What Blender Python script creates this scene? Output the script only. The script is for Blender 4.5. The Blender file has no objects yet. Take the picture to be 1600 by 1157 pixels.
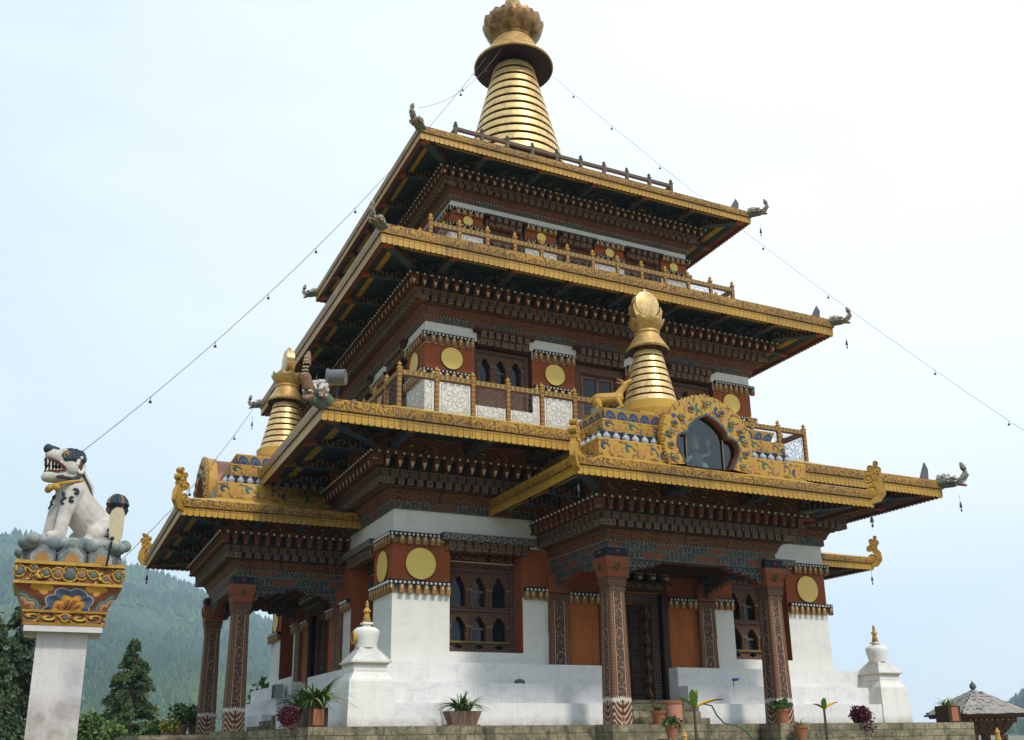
import bpy, math, random
from mathutils import Matrix, Vector
from math import sin, cos, pi, sqrt, radians, atan2
random.seed(7)
SC = bpy.context.scene
COL = SC.collection
A1, A2, A3 = 6.5, 5.35, 4.17          # half widths of the three storeys

# ------------------------------------------------------------------ shader expressions
class E:
    def __init__(s, n, k): s.n, s.k = n, k
    def _b(s, op, o, r=False): return s.n.m(op, o, s) if r else s.n.m(op, s, o)
    def __add__(s, o): return s._b('ADD', o)
    def __radd__(s, o): return s._b('ADD', o, True)
    def __sub__(s, o): return s._b('SUBTRACT', o)
    def __rsub__(s, o): return s._b('SUBTRACT', o, True)
    def __mul__(s, o): return s._b('MULTIPLY', o)
    def __rmul__(s, o): return s._b('MULTIPLY', o, True)
    def __truediv__(s, o): return s._b('DIVIDE', o)
    def fract(s): return s.n.m('FRACT', s)
    def floor(s): return s.n.m('FLOOR', s)
    def abs(s): return s.n.m('ABSOLUTE', s)
    def lt(s, o): return s.n.m('LESS_THAN', s, o)
    def gt(s, o): return s.n.m('GREATER_THAN', s, o)
    def sin(s): return s.n.m('SINE', s)
    def sqrt(s): return s.n.m('SQRT', s)
    def max(s, o): return s.n.m('MAXIMUM', s, o)
    def min(s, o): return s.n.m('MINIMUM', s, o)
    def clamp(s): return s.n.m('MINIMUM', s.n.m('MAXIMUM', s, 0.0), 1.0)
    def step(s, a, b):
        return ((s - a) / (b - a)).clamp()

class N:
    def __init__(s, nt):
        s.nt = nt
        uv = nt.nodes.new('ShaderNodeUVMap'); uv.uv_map = 'UVMap'
        sp = nt.nodes.new('ShaderNodeSeparateXYZ'); nt.links.new(uv.outputs[0], sp.inputs[0])
        s.u, s.v = E(s, sp.outputs[0]), E(s, sp.outputs[1])
        s.tc = nt.nodes.new('ShaderNodeTexCoord')
        s.obj = s.tc.outputs['Object']
    def m(s, op, a, b=None, c=None):
        nd = s.nt.nodes.new('ShaderNodeMath'); nd.operation = op
        for i, x in enumerate((a, b, c)):
            if x is None: continue
            if isinstance(x, E): s.nt.links.new(x.k, nd.inputs[i])
            else: nd.inputs[i].default_value = float(x)
        return E(s, nd.outputs[0])
    def atan2(s, a, b): return s.m('ARCTAN2', a, b)
    def vec(s, x, y, z=0.0):
        nd = s.nt.nodes.new('ShaderNodeCombineXYZ')
        for i, q in enumerate((x, y, z)):
            if isinstance(q, E): s.nt.links.new(q.k, nd.inputs[i])
            else: nd.inputs[i].default_value = float(q)
        return nd.outputs[0]
    def noise(s, scale=5, detail=3, rough=.6, vec=None, dist=0.0):
        nd = s.nt.nodes.new('ShaderNodeTexNoise')
        nd.inputs['Scale'].default_value = scale; nd.inputs['Detail'].default_value = detail
        nd.inputs['Roughness'].default_value = rough; nd.inputs['Distortion'].default_value = dist
        s.nt.links.new(vec or s.obj, nd.inputs['Vector'])
        return E(s, nd.outputs[0])
    def vor(s, scale=5, vec=None, feat='F1', rnd=1.0, color=False):
        nd = s.nt.nodes.new('ShaderNodeTexVoronoi'); nd.feature = feat
        nd.inputs['Scale'].default_value = scale; nd.inputs['Randomness'].default_value = rnd
        s.nt.links.new(vec or s.obj, nd.inputs['Vector'])
        return E(s, nd.outputs['Color' if color else 'Distance'])
    def scaled(s, x, y, z):
        nd = s.nt.nodes.new('ShaderNodeMapping'); nd.inputs['Scale'].default_value = (x, y, z)
        s.nt.links.new(s.obj, nd.inputs[0]); return nd.outputs[0]
    def mix(s, f, a, b):
        nd = s.nt.nodes.new('ShaderNodeMix'); nd.data_type = 'RGBA'
        for sock, x in ((nd.inputs[0], f), (nd.inputs[6], a), (nd.inputs[7], b)):
            if isinstance(x, E): s.nt.links.new(x.k, sock)
            elif isinstance(x, (int, float)): sock.default_value = x
            else: sock.default_value = (*x, 1)
        return E(s, nd.outputs[2])
    def mul(s, a, f):
        nd = s.nt.nodes.new('ShaderNodeVectorMath'); nd.operation = 'SCALE'
        if isinstance(a, E): s.nt.links.new(a.k, nd.inputs[0])
        else: nd.inputs[0].default_value = a
        if isinstance(f, E): s.nt.links.new(f.k, nd.inputs[3])
        else: nd.inputs[3].default_value = f
        return E(s, nd.outputs[0])
    def cell(s, w, h=1.0, cx=0.0, vc=.5, off=0.0):
        """repeat along u every w metres; returns (x, y, r, theta), x and y in units of half a cell"""
        x = ((s.u + off) / w).fract() * 2 - 1
        y = (s.v - vc) * (2 * h / w)
        r = (x * x + y * y).sqrt()
        return x, y, r, s.atan2(y, x)

MATS = {}
def mat(name, fn, rough=.7, metal=0.0, wear=.25, wscale=3.0, bstr=.4, bdist=.02, spec=.3, finevar=.12):
    mt = bpy.data.materials.new(name); mt.use_nodes = True
    nt = mt.node_tree; nt.nodes.clear()
    out = nt.nodes.new('ShaderNodeOutputMaterial'); b = nt.nodes.new('ShaderNodeBsdfPrincipled')
    nt.links.new(b.outputs[0], out.inputs[0])
    n = N(nt); r = fn(n) if callable(fn) else fn
    if not isinstance(r, dict): r = dict(color=r)
    c = r['color']
    if wear:
        f = n.noise(wscale, 4, .65) * (2 * wear) + (1 - wear)
        f = f * (n.noise(40, 2, .6) * (2 * finevar) + (1 - finevar))
        c = n.mul(c, f)
    if isinstance(c, E): nt.links.new(c.k, b.inputs['Base Color'])
    else: b.inputs['Base Color'].default_value = (*c, 1)
    rg = r.get('rough', rough)
    if isinstance(rg, E): nt.links.new(rg.k, b.inputs['Roughness'])
    else: b.inputs['Roughness'].default_value = rg
    b.inputs['Metallic'].default_value = metal
    b.inputs['Specular IOR Level'].default_value = spec
    bp = r.get('bump')
    if bp is None and wear: bp = n.noise(18, 4, .7)
    if bp is not None:
        bn = nt.nodes.new('ShaderNodeBump'); bn.inputs['Strength'].default_value = bstr; bn.inputs['Distance'].default_value = bdist
        nt.links.new(bp.k, bn.inputs['Height']); nt.links.new(bn.outputs[0], b.inputs['Normal'])
    MATS[name] = mt
    return mt

# colours
GOLD = (.42, .22, .022); DGOLD = (.13, .06, .012); OCH = (.42, .2, .05); BRN = (.095, .032, .018); DBR = (.035, .014, .01)
ORG = (.4, .1, .03); RED = (.27, .062, .024); BLUE = (.03, .07, .12); NAVY = (.01, .016, .03); SLATE = (.13, .17, .21)
WHT = (.75, .73, .68); TEAL = (.01, .024, .05); GREEN = (.04, .12, .07)

def swirl(n, w, h, k=5.0, off=0.0, sgn=1):
    x, y, r, t = n.cell(w, h, off=off)
    side = (((n.u + off) / w).floor() / 2).fract().gt(.25) * 2 - 1
    s = (t * side * sgn + r * k * -1).sin()
    return x, y, r, s

def m_fascia(n):
    up = n.v.gt(.44)
    x, y, r, s = swirl(n, .1, .2, 6)
    d = n.vor(1, n.vec(n.u * 24, n.v * 9), 'F1')
    em = s.gt(.25) * r.lt(1.05)
    em = em.max(d.gt(.62))
    col_up = n.mix(em, GOLD, n.mix(n.noise(3), (.18, .085, .015), (.06, .028, .01)))
    tab = (n.u / .145).fract()
    line = ((tab - .5).abs().gt(.455)).max((n.v - .44).abs().lt(.025)).max((n.v - .3).abs().lt(.015))
    col_lo = n.mix(line, (.43, .235, .02), (.08, .036, .01))
    st = n.noise(5, 5, .7).step(.58, .72); pn = n.noise(1, 0, .5, n.vec((n.u / 1.7).floor() * 7.3, 1.5)); ms = n.noise(1, 5, .8, n.vec(n.u * 5, n.v * .6)).step(.5, .72)
    c = n.mul(n.mix(up, col_lo, col_up), pn * .7 + .66); c = n.mix(st * .5, c, (.12, .06, .02)); c = n.mix(ms * .55, c, (.1, .06, .025)); c = n.mix(((n.u / 1.7).fract()).lt(.006), c, (.03, .02, .01))
    return dict(color=c, bump=(em * up + line) * -1, rough=.42)
def m_carved(n):
    z = ((n.u / .17).fract() - .5).abs() * 2
    row = n.v * 3; rf = row.fract()
    line = (rf - (z * .55 + .22)).abs().lt(.13)
    d = n.vor(1, n.vec(n.u * 17, n.v * 5), 'F1')
    edge = rf.lt(.1)
    c = n.mix(line, n.mix(d.lt(.3), BRN, (.2, .085, .035)), (.27, .12, .04))
    c = n.mix(edge, c, DBR)
    c = n.mix(d.gt(.68), c, DBR)
    return dict(color=c, bump=line - edge)
def m_carved_red(n):
    r = m_carved(n); r['color'] = n.mix(.25, r['color'], (.13, .04, .025)); return r
def m_beam(n):
    x, y, r, s = swirl(n, .24, .16, 6)
    pan = (n.u / 1.5).fract().gt(.6)
    scroll = s.gt(.55) * r.lt(1.2)
    c = n.mix(scroll, (.04, .052, .06), (.15, .115, .08))
    c = n.mix(pan * (n.v - .5).abs().lt(.3), c, (.17, .052, .026))
    c = n.mix((n.v - .5).abs().gt(.42), c, (.1, .13, .1))
    return dict(color=c, bump=scroll)
def m_bigscroll(n):
    x, y, r, s = swirl(n, .15, .15, 6)
    x2, y2, r2, s2 = swirl(n, .11, .2, 5, .03)
    ln = s.gt(.45) * r.lt(1.2); ln2 = s2.gt(.7)
    c = n.mix(ln, (.035, .05, .075), (.25, .28, .25)); c = n.mix(ln2 * (1 - ln), c, (.34, .14, .07))
    return dict(color=c, bump=ln)
def m_armscroll(n):
    row = (n.v * 2.4).floor(); x = ((n.u / .15 + row * .5).fract()) * 2 - 1; y = (n.v * 2.4).fract() * 2 - 1
    r = (x * x + y * y).sqrt(); t = n.atan2(y, x); s = (t - r * 5.5).sin()
    c = n.mix(s.gt(.35) * r.lt(1.15), (.025, .034, .045), (.14, .145, .125)); c = n.mix(r.lt(.22), c, (.18, .07, .035)); c = n.mix(n.v.lt(.05), c, (.12, .125, .11))
    return dict(color=c, bump=s)
def m_squares(n):
    x = (n.u / .24).fract() - .5; y = (n.v - .5) * .75
    q = x.abs().max(y.abs())
    c = n.mix(q.lt(.34), DBR, (.13, .105, .08)); c = n.mix(q.lt(.27), c, (.1, .04, .025)); c = n.mix(q.lt(.12), c, (.17, .07, .035))
    return dict(color=c, bump=q * -1)
def m_block(n):
    x = (n.u - .5).abs(); y = (n.v - .5).abs(); q = x.max(y)
    c = n.mix(q.gt(.36), (.1, .042, .026), (.19, .16, .12)); c = n.mix(q.lt(.18), c, (.17, .075, .04))
    return dict(color=c)
def m_flower(base, l1, l2):
    def f(n):
        x = (n.u - .5) * 2; y = (n.v - .5) * 1.6
        r = (x * x + y * y).sqrt(); t = n.atan2(y, x)
        pet = (t * 8).sin() * .07
        ring = ((r + pet) * 16).sin().gt(.45) * (r + pet).lt(.5)
        sc = (t * 6 + r * 22).sin().gt(.8) * r.gt(.48) * r.lt(.8)
        corner = (x.abs() + y.abs()).gt(1.35) * ((x * 20).sin() * (y * 22).sin()).gt(.1)
        c = n.mix(ring, base, l1); c = n.mix(sc, c, l2); c = n.mix(corner, c, l2)
        c = n.mix(r.lt(.07), c, (.5, .3, .1))
        return dict(color=c)
    return f
def m_soffit(n):
    v = n.v
    c = n.mix(v.gt(.55) * v.lt(.68), TEAL, (.3, .19, .03))
    c = n.mix(v.gt(.84), c, (.13, .05, .03))
    c = n.mix(((n.u / .55).fract() - .5).abs().gt(.485), c, NAVY)
    return dict(color=c)
def m_carvedside(n):
    x, y, r, s = swirl(n, .26, .2, 5)
    ln = s.gt(.5) * r.lt(1.1)
    return dict(color=n.mix(ln, (.022, .018, .022), (.16, .085, .045)), bump=ln)
def m_frame(n):
    x, y, r, t = n.cell(.075, .075)
    w = ((n.u / .075).fract() - .5); z = ((n.v / .075).fract() - .5)
    r = (w * w + z * z).sqrt()
    c = n.mix(r.lt(.33), (.07, .03, .02), (.12, .115, .125)); c = n.mix(r.lt(.14), c, (.22, .085, .04))
    return dict(color=c, bump=r * -1)
def m_arch(n):
    w = (n.u * 62).sin() * (n.v * 62).sin()
    c = n.mix(w.gt(.3), (.1, .04, .022), (.21, .1, .042)); c = n.mix(w.lt(-.6), c, (.1, .1, .1))
    return dict(color=c, bump=w)
def m_column(n):
    a = n.u.abs(); h = n.v
    x = n.u * 2.6; y = ((h / .42).fract() - .5) * 3.2
    r = (x * x + y * y).sqrt(); t = n.atan2(y, x)
    sw = (t + r * 5.5).sin()
    inner = n.mix(sw.gt(.7), (.085, .055, .04), n.mix((h / .84).fract().gt(.5), (.3, .18, .07), (.22, .17, .12)))
    vd = n.vor(1, n.vec(n.u * 5, h * 22)); inner = n.mix(vd.gt(.6), inner, (.05, .03, .022)); inner = n.mix(vd.lt(.1), inner, (.24, .13, .06))
    inner = n.mix(sw.lt(-.8), inner, (.13, .05, .03))
    d = ((h / .07).fract() - .5); dd = (a - .78) * 3
    dots = (d * d + dd * dd).sqrt().lt(.24)
    outer = n.mix(dots, (.14, .055, .028), (.24, .15, .08))
    c = n.mix(a.gt(.56), inner, outer)
    c = n.mix((a - .52).abs().lt(.035), c, (.45, .31, .25))
    c = n.mix((a - .93).abs().lt(.035), c, (.14, .065, .035))
    # painted claws at the foot
    yy = (h - .1) * 3.0; xx = n.u * 1.15
    rr = (xx * xx + yy * yy).sqrt(); tt = n.atan2(yy, n.u.abs())
    ed = ((n.u.abs() - 1.05) * (n.u.abs() - 1.05) + (h - .34) * (h - .34) * 6).sqrt()
    cl = (h * 46 - n.u.abs() * n.u.abs() * 11 + n.noise(7, 3) * 2.5).sin()
    foot = n.mix(cl.gt(.6), (.25, .09, .03), (.46, .38, .3)); foot = n.mix(cl.lt(-.3), foot, (.08, .035, .02)); foot = n.mix(n.u.abs().lt(.1), foot, (.06, .03, .02))
    foot = n.mix((rr.lt(.26)), foot, (.4, .17, .08)); foot = n.mix((rr.lt(.12)), foot, (.03, .05, .12))
    lim = .56 + a * -.02 + ((a * 30).sin() * .03)
    c = n.mix(h.lt(lim), c, n.mix(h.gt(lim - .07), foot, (.62, .58, .52)))
    return dict(color=c, bump=sw.gt(.45))
def m_scrollband(n):
    x, y, r, s = swirl(n, .31, .42, 4.6)
    body = r.lt(.82)
    alt = ((n.u / .68).fract().gt(.5)); alt3 = ((n.u / 1.36).fract().gt(.5))
    gem = n.mix(alt, n.mix(alt3, (.03, .06, .11), (.03, .12, .09)), (.42, .19, .08))
    c = n.mix(body * s.gt(.2), (.44, .26, .048), gem)
    d = n.vor(1, n.vec(n.u * 14, n.v * 6), 'F1')
    gap = (1 - body) * d.gt(.62)
    c = n.mix(gap, c, (.2, .1, .025))
    c = n.mix((n.v - .5).abs().gt(.45), c, (.6, .36, .06))
    return dict(color=c, bump=(body * s.gt(0)).max(gap) * -1, rough=.45)
def m_scrollsmall(n):
    x, y, r, s = swirl(n, .13, .17, 4.6)
    body = r.lt(.9); c = n.mix(body * s.gt(-.1), (.17, .06, .03), (.55, .33, .05))
    d = n.vor(1, n.vec(n.u * 34, n.v * 6), 'F1'); c = n.mix(d.lt(.3) * (1 - body), c, (.5, .3, .05)); c = n.mix(r.lt(.25), c, (.06, .1, .1))
    return dict(color=c, bump=s)
def m_lotusband(n):
    x = ((n.u / .3).fract() - .5) * 2; y = n.v * 1.15
    q = (x * x + y * y).sqrt()
    c = n.mix(q.lt(1), (.38, .24, .06), (.05, .08, .18)); c = n.mix(q.lt(.75), c, (.1, .13, .21)); c = n.mix(q.lt(.5), c, (.04, .06, .16))
    c = n.mix(n.v.gt(.92), c, (.5, .3, .07))
    return dict(color=c, bump=q * -1)
def m_rail(n):
    x = (n.u / .14).fract(); 
    c = n.mix(((x - .5).abs().lt(.27)) * ((n.v - .5).abs().lt(.3)), (.33, .2, .045), (.035, .055, .03))
    c = n.mix(((x - .5).abs().lt(.1)) * ((n.v - .5).abs().lt(.14)), c, (.3, .19, .06))
    c = n.mix((n.v - .5).abs().gt(.42), c, (.14, .06, .03))
    return dict(color=c, wear=.2)
def m_postpaint(n):
    x = (n.v / .13).fract()
    c = n.mix((x - .5).abs().lt(.24), (.3, .18, .04), (.06, .045, .025)); c = n.mix((x - .5).abs().lt(.09), c, (.4, .1, .04))
    return c
def m_plaster(tint, stain, amt):
    def f(n):
        s1 = n.noise(1, 6, .75, n.scaled(.9, .9, 2.2)).step(.47, .56); s2 = n.noise(3.2, 6, .75).step(.42, .6)
        streak = n.noise(1, 5, .7, n.scaled(7, 7, .5)).step(.5, .78)
        c = n.mix((s1 * s2 * amt * .8).clamp(), tint, stain); c = n.mix(n.noise(1, 6, .8, n.scaled(14, 14, .9)).step(.56, .8) * amt * .6, c, (.36, .33, .29)); c = n.mix(streak * amt * .32, c, (.45, .43, .4)); c = n.mix(n.noise(1, 6, .8, n.scaled(26, 26, .35)).step(.6, .72) * n.noise(.9, 3).step(.45, .6) * .4, c, (.33, .3, .26)); c = n.mix(n.v.step(.2, -.03) * n.noise(5, 6, .8).step(.3, .6) * .75, c, (.25, .22, .17))
        c = n.mix(n.noise(9, 5, .8).step(.66, .76) * amt * .6, c, (.45, .42, .42))
        return dict(color=c, bump=n.noise(6, 7, .75), rough=.9)
    return f
def m_stone(n):
    bk = n.nt.nodes.new('ShaderNodeTexBrick')
    n.nt.links.new(n.vec(n.u, n.v), bk.inputs[0])
    bk.inputs['Scale'].default_value = 1; bk.inputs['Brick Width'].default_value = .42; bk.inputs['Row Height'].default_value = .17
    bk.inputs['Mortar Size'].default_value = .012
    bk.inputs['Color1'].default_value = (.27, .23, .14, 1); bk.inputs['Color2'].default_value = (.42, .36, .23, 1); bk.inputs['Mortar'].default_value = (.17, .145, .095, 1); bk.inputs['Mortar Smooth'].default_value = .6; bk.inputs['Bias'].default_value = -.2
    c = E(n, bk.outputs[0])
    st = n.noise(2.3, 7, .75).step(.38, .56); st2 = n.noise(7, 6, .75).step(.5, .66)
    drip = n.noise(1, 5, .7, n.scaled(6, 6, .7)).step(.45, .65)
    c = n.mix((st * .55 + drip * st * .4).clamp(), c, (.04, .04, .028)); c = n.mix(st2 * .55, c, (.09, .09, .045)); c = n.mix(drip * (1 - st) * .3, c, (.45, .4, .28))
    return dict(color=c, bump=n.noise(14, 6, .7) - E(n, bk.outputs[1]), rough=.95)
def m_ring(n):
    c = n.mix(((n.u / .62).fract()).lt(.018) * .7, n.mix(n.noise(2.6, 6, .75).step(.48, .72), (.74, .53, .24), (.4, .22, .09)), (.1, .05, .03))
    return dict(color=c, bump=n.noise(5, 4), rough=n.noise(6, 5, .7) * .3 + .25)
def m_agedgold(n):
    c = n.mix(n.noise(3, 6, .7).step(.42, .68), (.66, .44, .16), (.24, .12, .05))
    return dict(color=c, bump=n.noise(6, 5), rough=n.noise(6, 5, .7) * .3 + .3)
def m_leaf(a, b):
    def f(n): return dict(color=n.mix(n.noise(3.1, 3), a, b), bump=n.noise(10, 2))
    return f

for nm, fn, kw in [
    ('plaster', m_plaster((.74, .725, .68), (.6, .58, .55), .55), dict(wear=.05, finevar=.04)),
    ('plinth', m_plaster((.77, .755, .74), (.6, .58, .6), .9), dict(wear=.06, finevar=.05)),
    ('stupa white', m_plaster((.77, .75, .7), (.55, .52, .49), .6), dict(wear=.05)),
    ('pillar white', m_plaster((.6, .56, .56), (.42, .36, .4), 1.0), dict(wear=.06, wscale=1.5)),
    ('ochre red', lambda n: dict(color=n.mix(n.noise(1.6, 6, .75), (.36, .092, .03), (.22, .06, .024))), dict(wear=.12, rough=.9)),
    ('orange', lambda n: dict(color=n.mix(n.noise(1, 6, .8, n.scaled(5, 5, 1.2)).step(.35, .65), (.43, .13, .032), (.28, .08, .022))), dict(wear=.12, rough=.85)),
    ('disc gold', (.84, .6, .16), dict(wear=.06, rough=.5)),
    ('fascia', m_fascia, dict(wear=.18, spec=.4)),
    ('gold paint', lambda n: dict(color=n.mix(n.noise(7, 5, .7).step(.5, .72), (.47, .265, .04), (.2, .1, .02))), dict(wear=.2, rough=.45, bstr=.6)),
    ('ring gold', m_ring, dict(metal=.45, wear=.16, bstr=.6)),
    ('aged gold', m_agedgold, dict(metal=.6, wear=.2, bstr=.5)),
    ('ring gap', (.012, .009, .009), dict(wear=.2)),  # near-black on core and ring undersides paints the shade between rings
    ('disc under', (.035, .014, .016), dict(wear=.3, rough=.6)),
    ('carved', m_carved, dict(wear=.3)), ('carved red', m_carved_red, dict(wear=.3)),
    ('beam', m_beam, dict(wear=.3)), ('big scroll', m_bigscroll, dict(wear=.25)), ('arm scroll', m_armscroll, dict(wear=.25)),
    ('squares', m_squares, dict(wear=.3)), ('block', m_block, dict(wear=.3)),
    ('dark back', (.018, .014, .014), dict(wear=.3)), ('navy', NAVY, dict(wear=.3)), ('blue', BLUE, dict(wear=.3)),
    ('teal', TEAL, dict(wear=.35)), ('bracket red', (.15, .047, .024), dict(wear=.3)), ('white paint', (.7, .68, .62), dict(wear=.12)),
    ('cream paint', (.6, .5, .33), dict(wear=.15)), ('ochre block', (.33, .17, .055), dict(wear=.3)),
    ('panel red', m_flower((.14, .046, .02), (.02, .02, .025), (.24, .14, .075)), dict(wear=.25)),
    ('panel blue', m_flower((.009, .02, .04), (.15, .095, .045), (.06, .085, .09)), dict(wear=.35)),
    ('soffit', m_soffit, dict(wear=.35)), ('beam side', m_carvedside, dict(wear=.25)), ('beam under', (.022, .048, .095), dict(wear=.25)),
    ('beam cap', (.24, .068, .027), dict(wear=.2)), ('roof metal', (.6, .4, .08), dict(wear=.15, rough=.35, metal=.2)),
    ('frame', m_frame, dict(wear=.25)), ('arch', m_arch, dict(wear=.25)), ('reveal', (.11, .038, .022), dict(wear=.25)),
    ('dark wood', (.05, .022, .015), dict(wear=.35)), ('mullion', (.17, .13, .09), dict(wear=.2)), ('olive', (.17, .14, .04), dict(wear=.2)),
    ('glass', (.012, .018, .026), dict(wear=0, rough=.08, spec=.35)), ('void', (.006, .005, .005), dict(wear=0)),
    ('column', m_column, dict(wear=.25)), ('capital', m_arch, dict(wear=.25)), ('scroll band', m_scrollband, dict(wear=.15, bstr=.8)), ('scroll small', m_scrollsmall, dict(wear=.15, bstr=.8)),
    ('lotus band', m_lotusband, dict(wear=.2)), ('rail', m_rail, dict(wear=.2)), ('vase white', (.36, .38, .43), dict(wear=.3)), ('post', m_postpaint, dict(wear=.2)),
    ('tracery', (.1, .1, .105), dict(wear=.2, rough=.5)), ('stone', m_stone, dict(wear=.15, bstr=.7)),
    ('copper roof', (.2, .085, .06), dict(wear=.3, rough=.45, metal=.3)), ('grey paint', (.33, .33, .34), dict(wear=.15)),
    ('terracotta', (.36, .13, .065), dict(wear=.3)), ('clay brown', (.2, .12, .085), dict(wear=.35)), ('pink clay', (.5, .22, .15), dict(wear=.12)),
    ('soil', (.04, .028, .02), dict(wear=.4)), ('leaf', m_leaf((.05, .11, .03), (.13, .2, .05)), dict(wear=.2)),
    ('leaf dark', m_leaf((.025, .06, .02), (.06, .1, .03)), dict(wear=.2)), ('leaf bright', m_leaf((.12, .24, .04), (.3, .38, .08)), dict(wear=.2)),
    ('leaf yellow', m_leaf((.75, .48, .03), (.6, .3, .03)), dict(wear=.2)), ('leaf purple', m_leaf((.05, .008, .018), (.12, .02, .035)), dict(wear=.2)),
    ('bark', (.08, .055, .04), dict(wear=.4)), ('needles', m_leaf((.035, .075, .025), (.1, .14, .045)), dict(wear=.3)),
    ('needles dark', m_leaf((.016, .036, .018), (.04, .065, .026)), dict(wear=.3)), ('bush green', m_leaf((.06, .12, .025), (.12, .18, .04)), dict(wear=.3)),
    ('verdigris', (.1, .14, .11), dict(wear=.35)), ('bone white', (.5, .46, .42), dict(wear=.35)), ('slate', (.1, .11, .12), dict(wear=.35)),
    ('trunk brown', (.24, .13, .08), dict(wear=.3)), ('metal dark', (.04, .04, .045), dict(wear=.2, rough=.4, metal=.6)),
    ('wire', (.1, .1, .1), dict(wear=0)), ('shingle', lambda n: dict(color=n.mix(n.noise(5, 4, .7), (.45, .42, .38), (.1, .085, .08))), dict(wear=.35)),
    ('blue plastic', (.05, .14, .4), dict(wear=.1)), ('hose', (.03, .12, .07), dict(wear=.1, rough=.4)),
    ('earth', lambda n: dict(color=n.mix(n.noise(.3, 6), (.1, .12, .05), (.2, .16, .1))), dict(wear=.2)),
    ('forest', lambda n: dict(color=n.mix(n.noise(.012, 5), (.02, .04, .015), (.05, .065, .022))), dict(wear=.3, wscale=.1)),
    ('petal shade', lambda n: dict(color=n.mix(n.noise(3, 5), (.25, .13, .05), (.1, .05, .025)), rough=.5), dict(metal=.4, wear=.2)),
    ('crown gold', lambda n: dict(color=n.mix(n.noise(3, 6, .7).step(.4, .62), (.46, .27, .1), (.13, .065, .03))), dict(metal=.5, rough=.4, wear=.2, bstr=.6)), ('lion navy', (.03, .045, .065), dict(wear=.3)),
    ('drab', (.1, .08, .06), dict(wear=.3)),
    ('beast grey', lambda n: dict(color=n.mix(n.noise(9, 4, .7).step(.4, .6), (.3, .25, .21), (.12, .13, .12))), dict(wear=.25)),
    ('lamp grey', (.13, .13, .14), dict(wear=.1, rough=.4)),
]: mat(nm, fn, **kw)

def pane_mat():
    mt = bpy.data.materials.new('niche glass'); mt.use_nodes = True; nt = mt.node_tree; nt.nodes.clear()
    out = nt.nodes.new('ShaderNodeOutputMaterial'); mx = nt.nodes.new('ShaderNodeMixShader'); tr = nt.nodes.new('ShaderNodeBsdfTransparent'); gl = nt.nodes.new('ShaderNodeBsdfGlossy')
    tr.inputs[0].default_value = (.38, .45, .52, 1); gl.inputs['Roughness'].default_value = .08; gl.inputs['Color'].default_value = (.8, .85, .9, 1); mx.inputs[0].default_value = .09
    nt.links.new(tr.outputs[0], mx.inputs[1]); nt.links.new(gl.outputs[0], mx.inputs[2]); nt.links.new(mx.outputs[0], out.inputs[0]); MATS['niche glass'] = mt
pane_mat()
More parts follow.
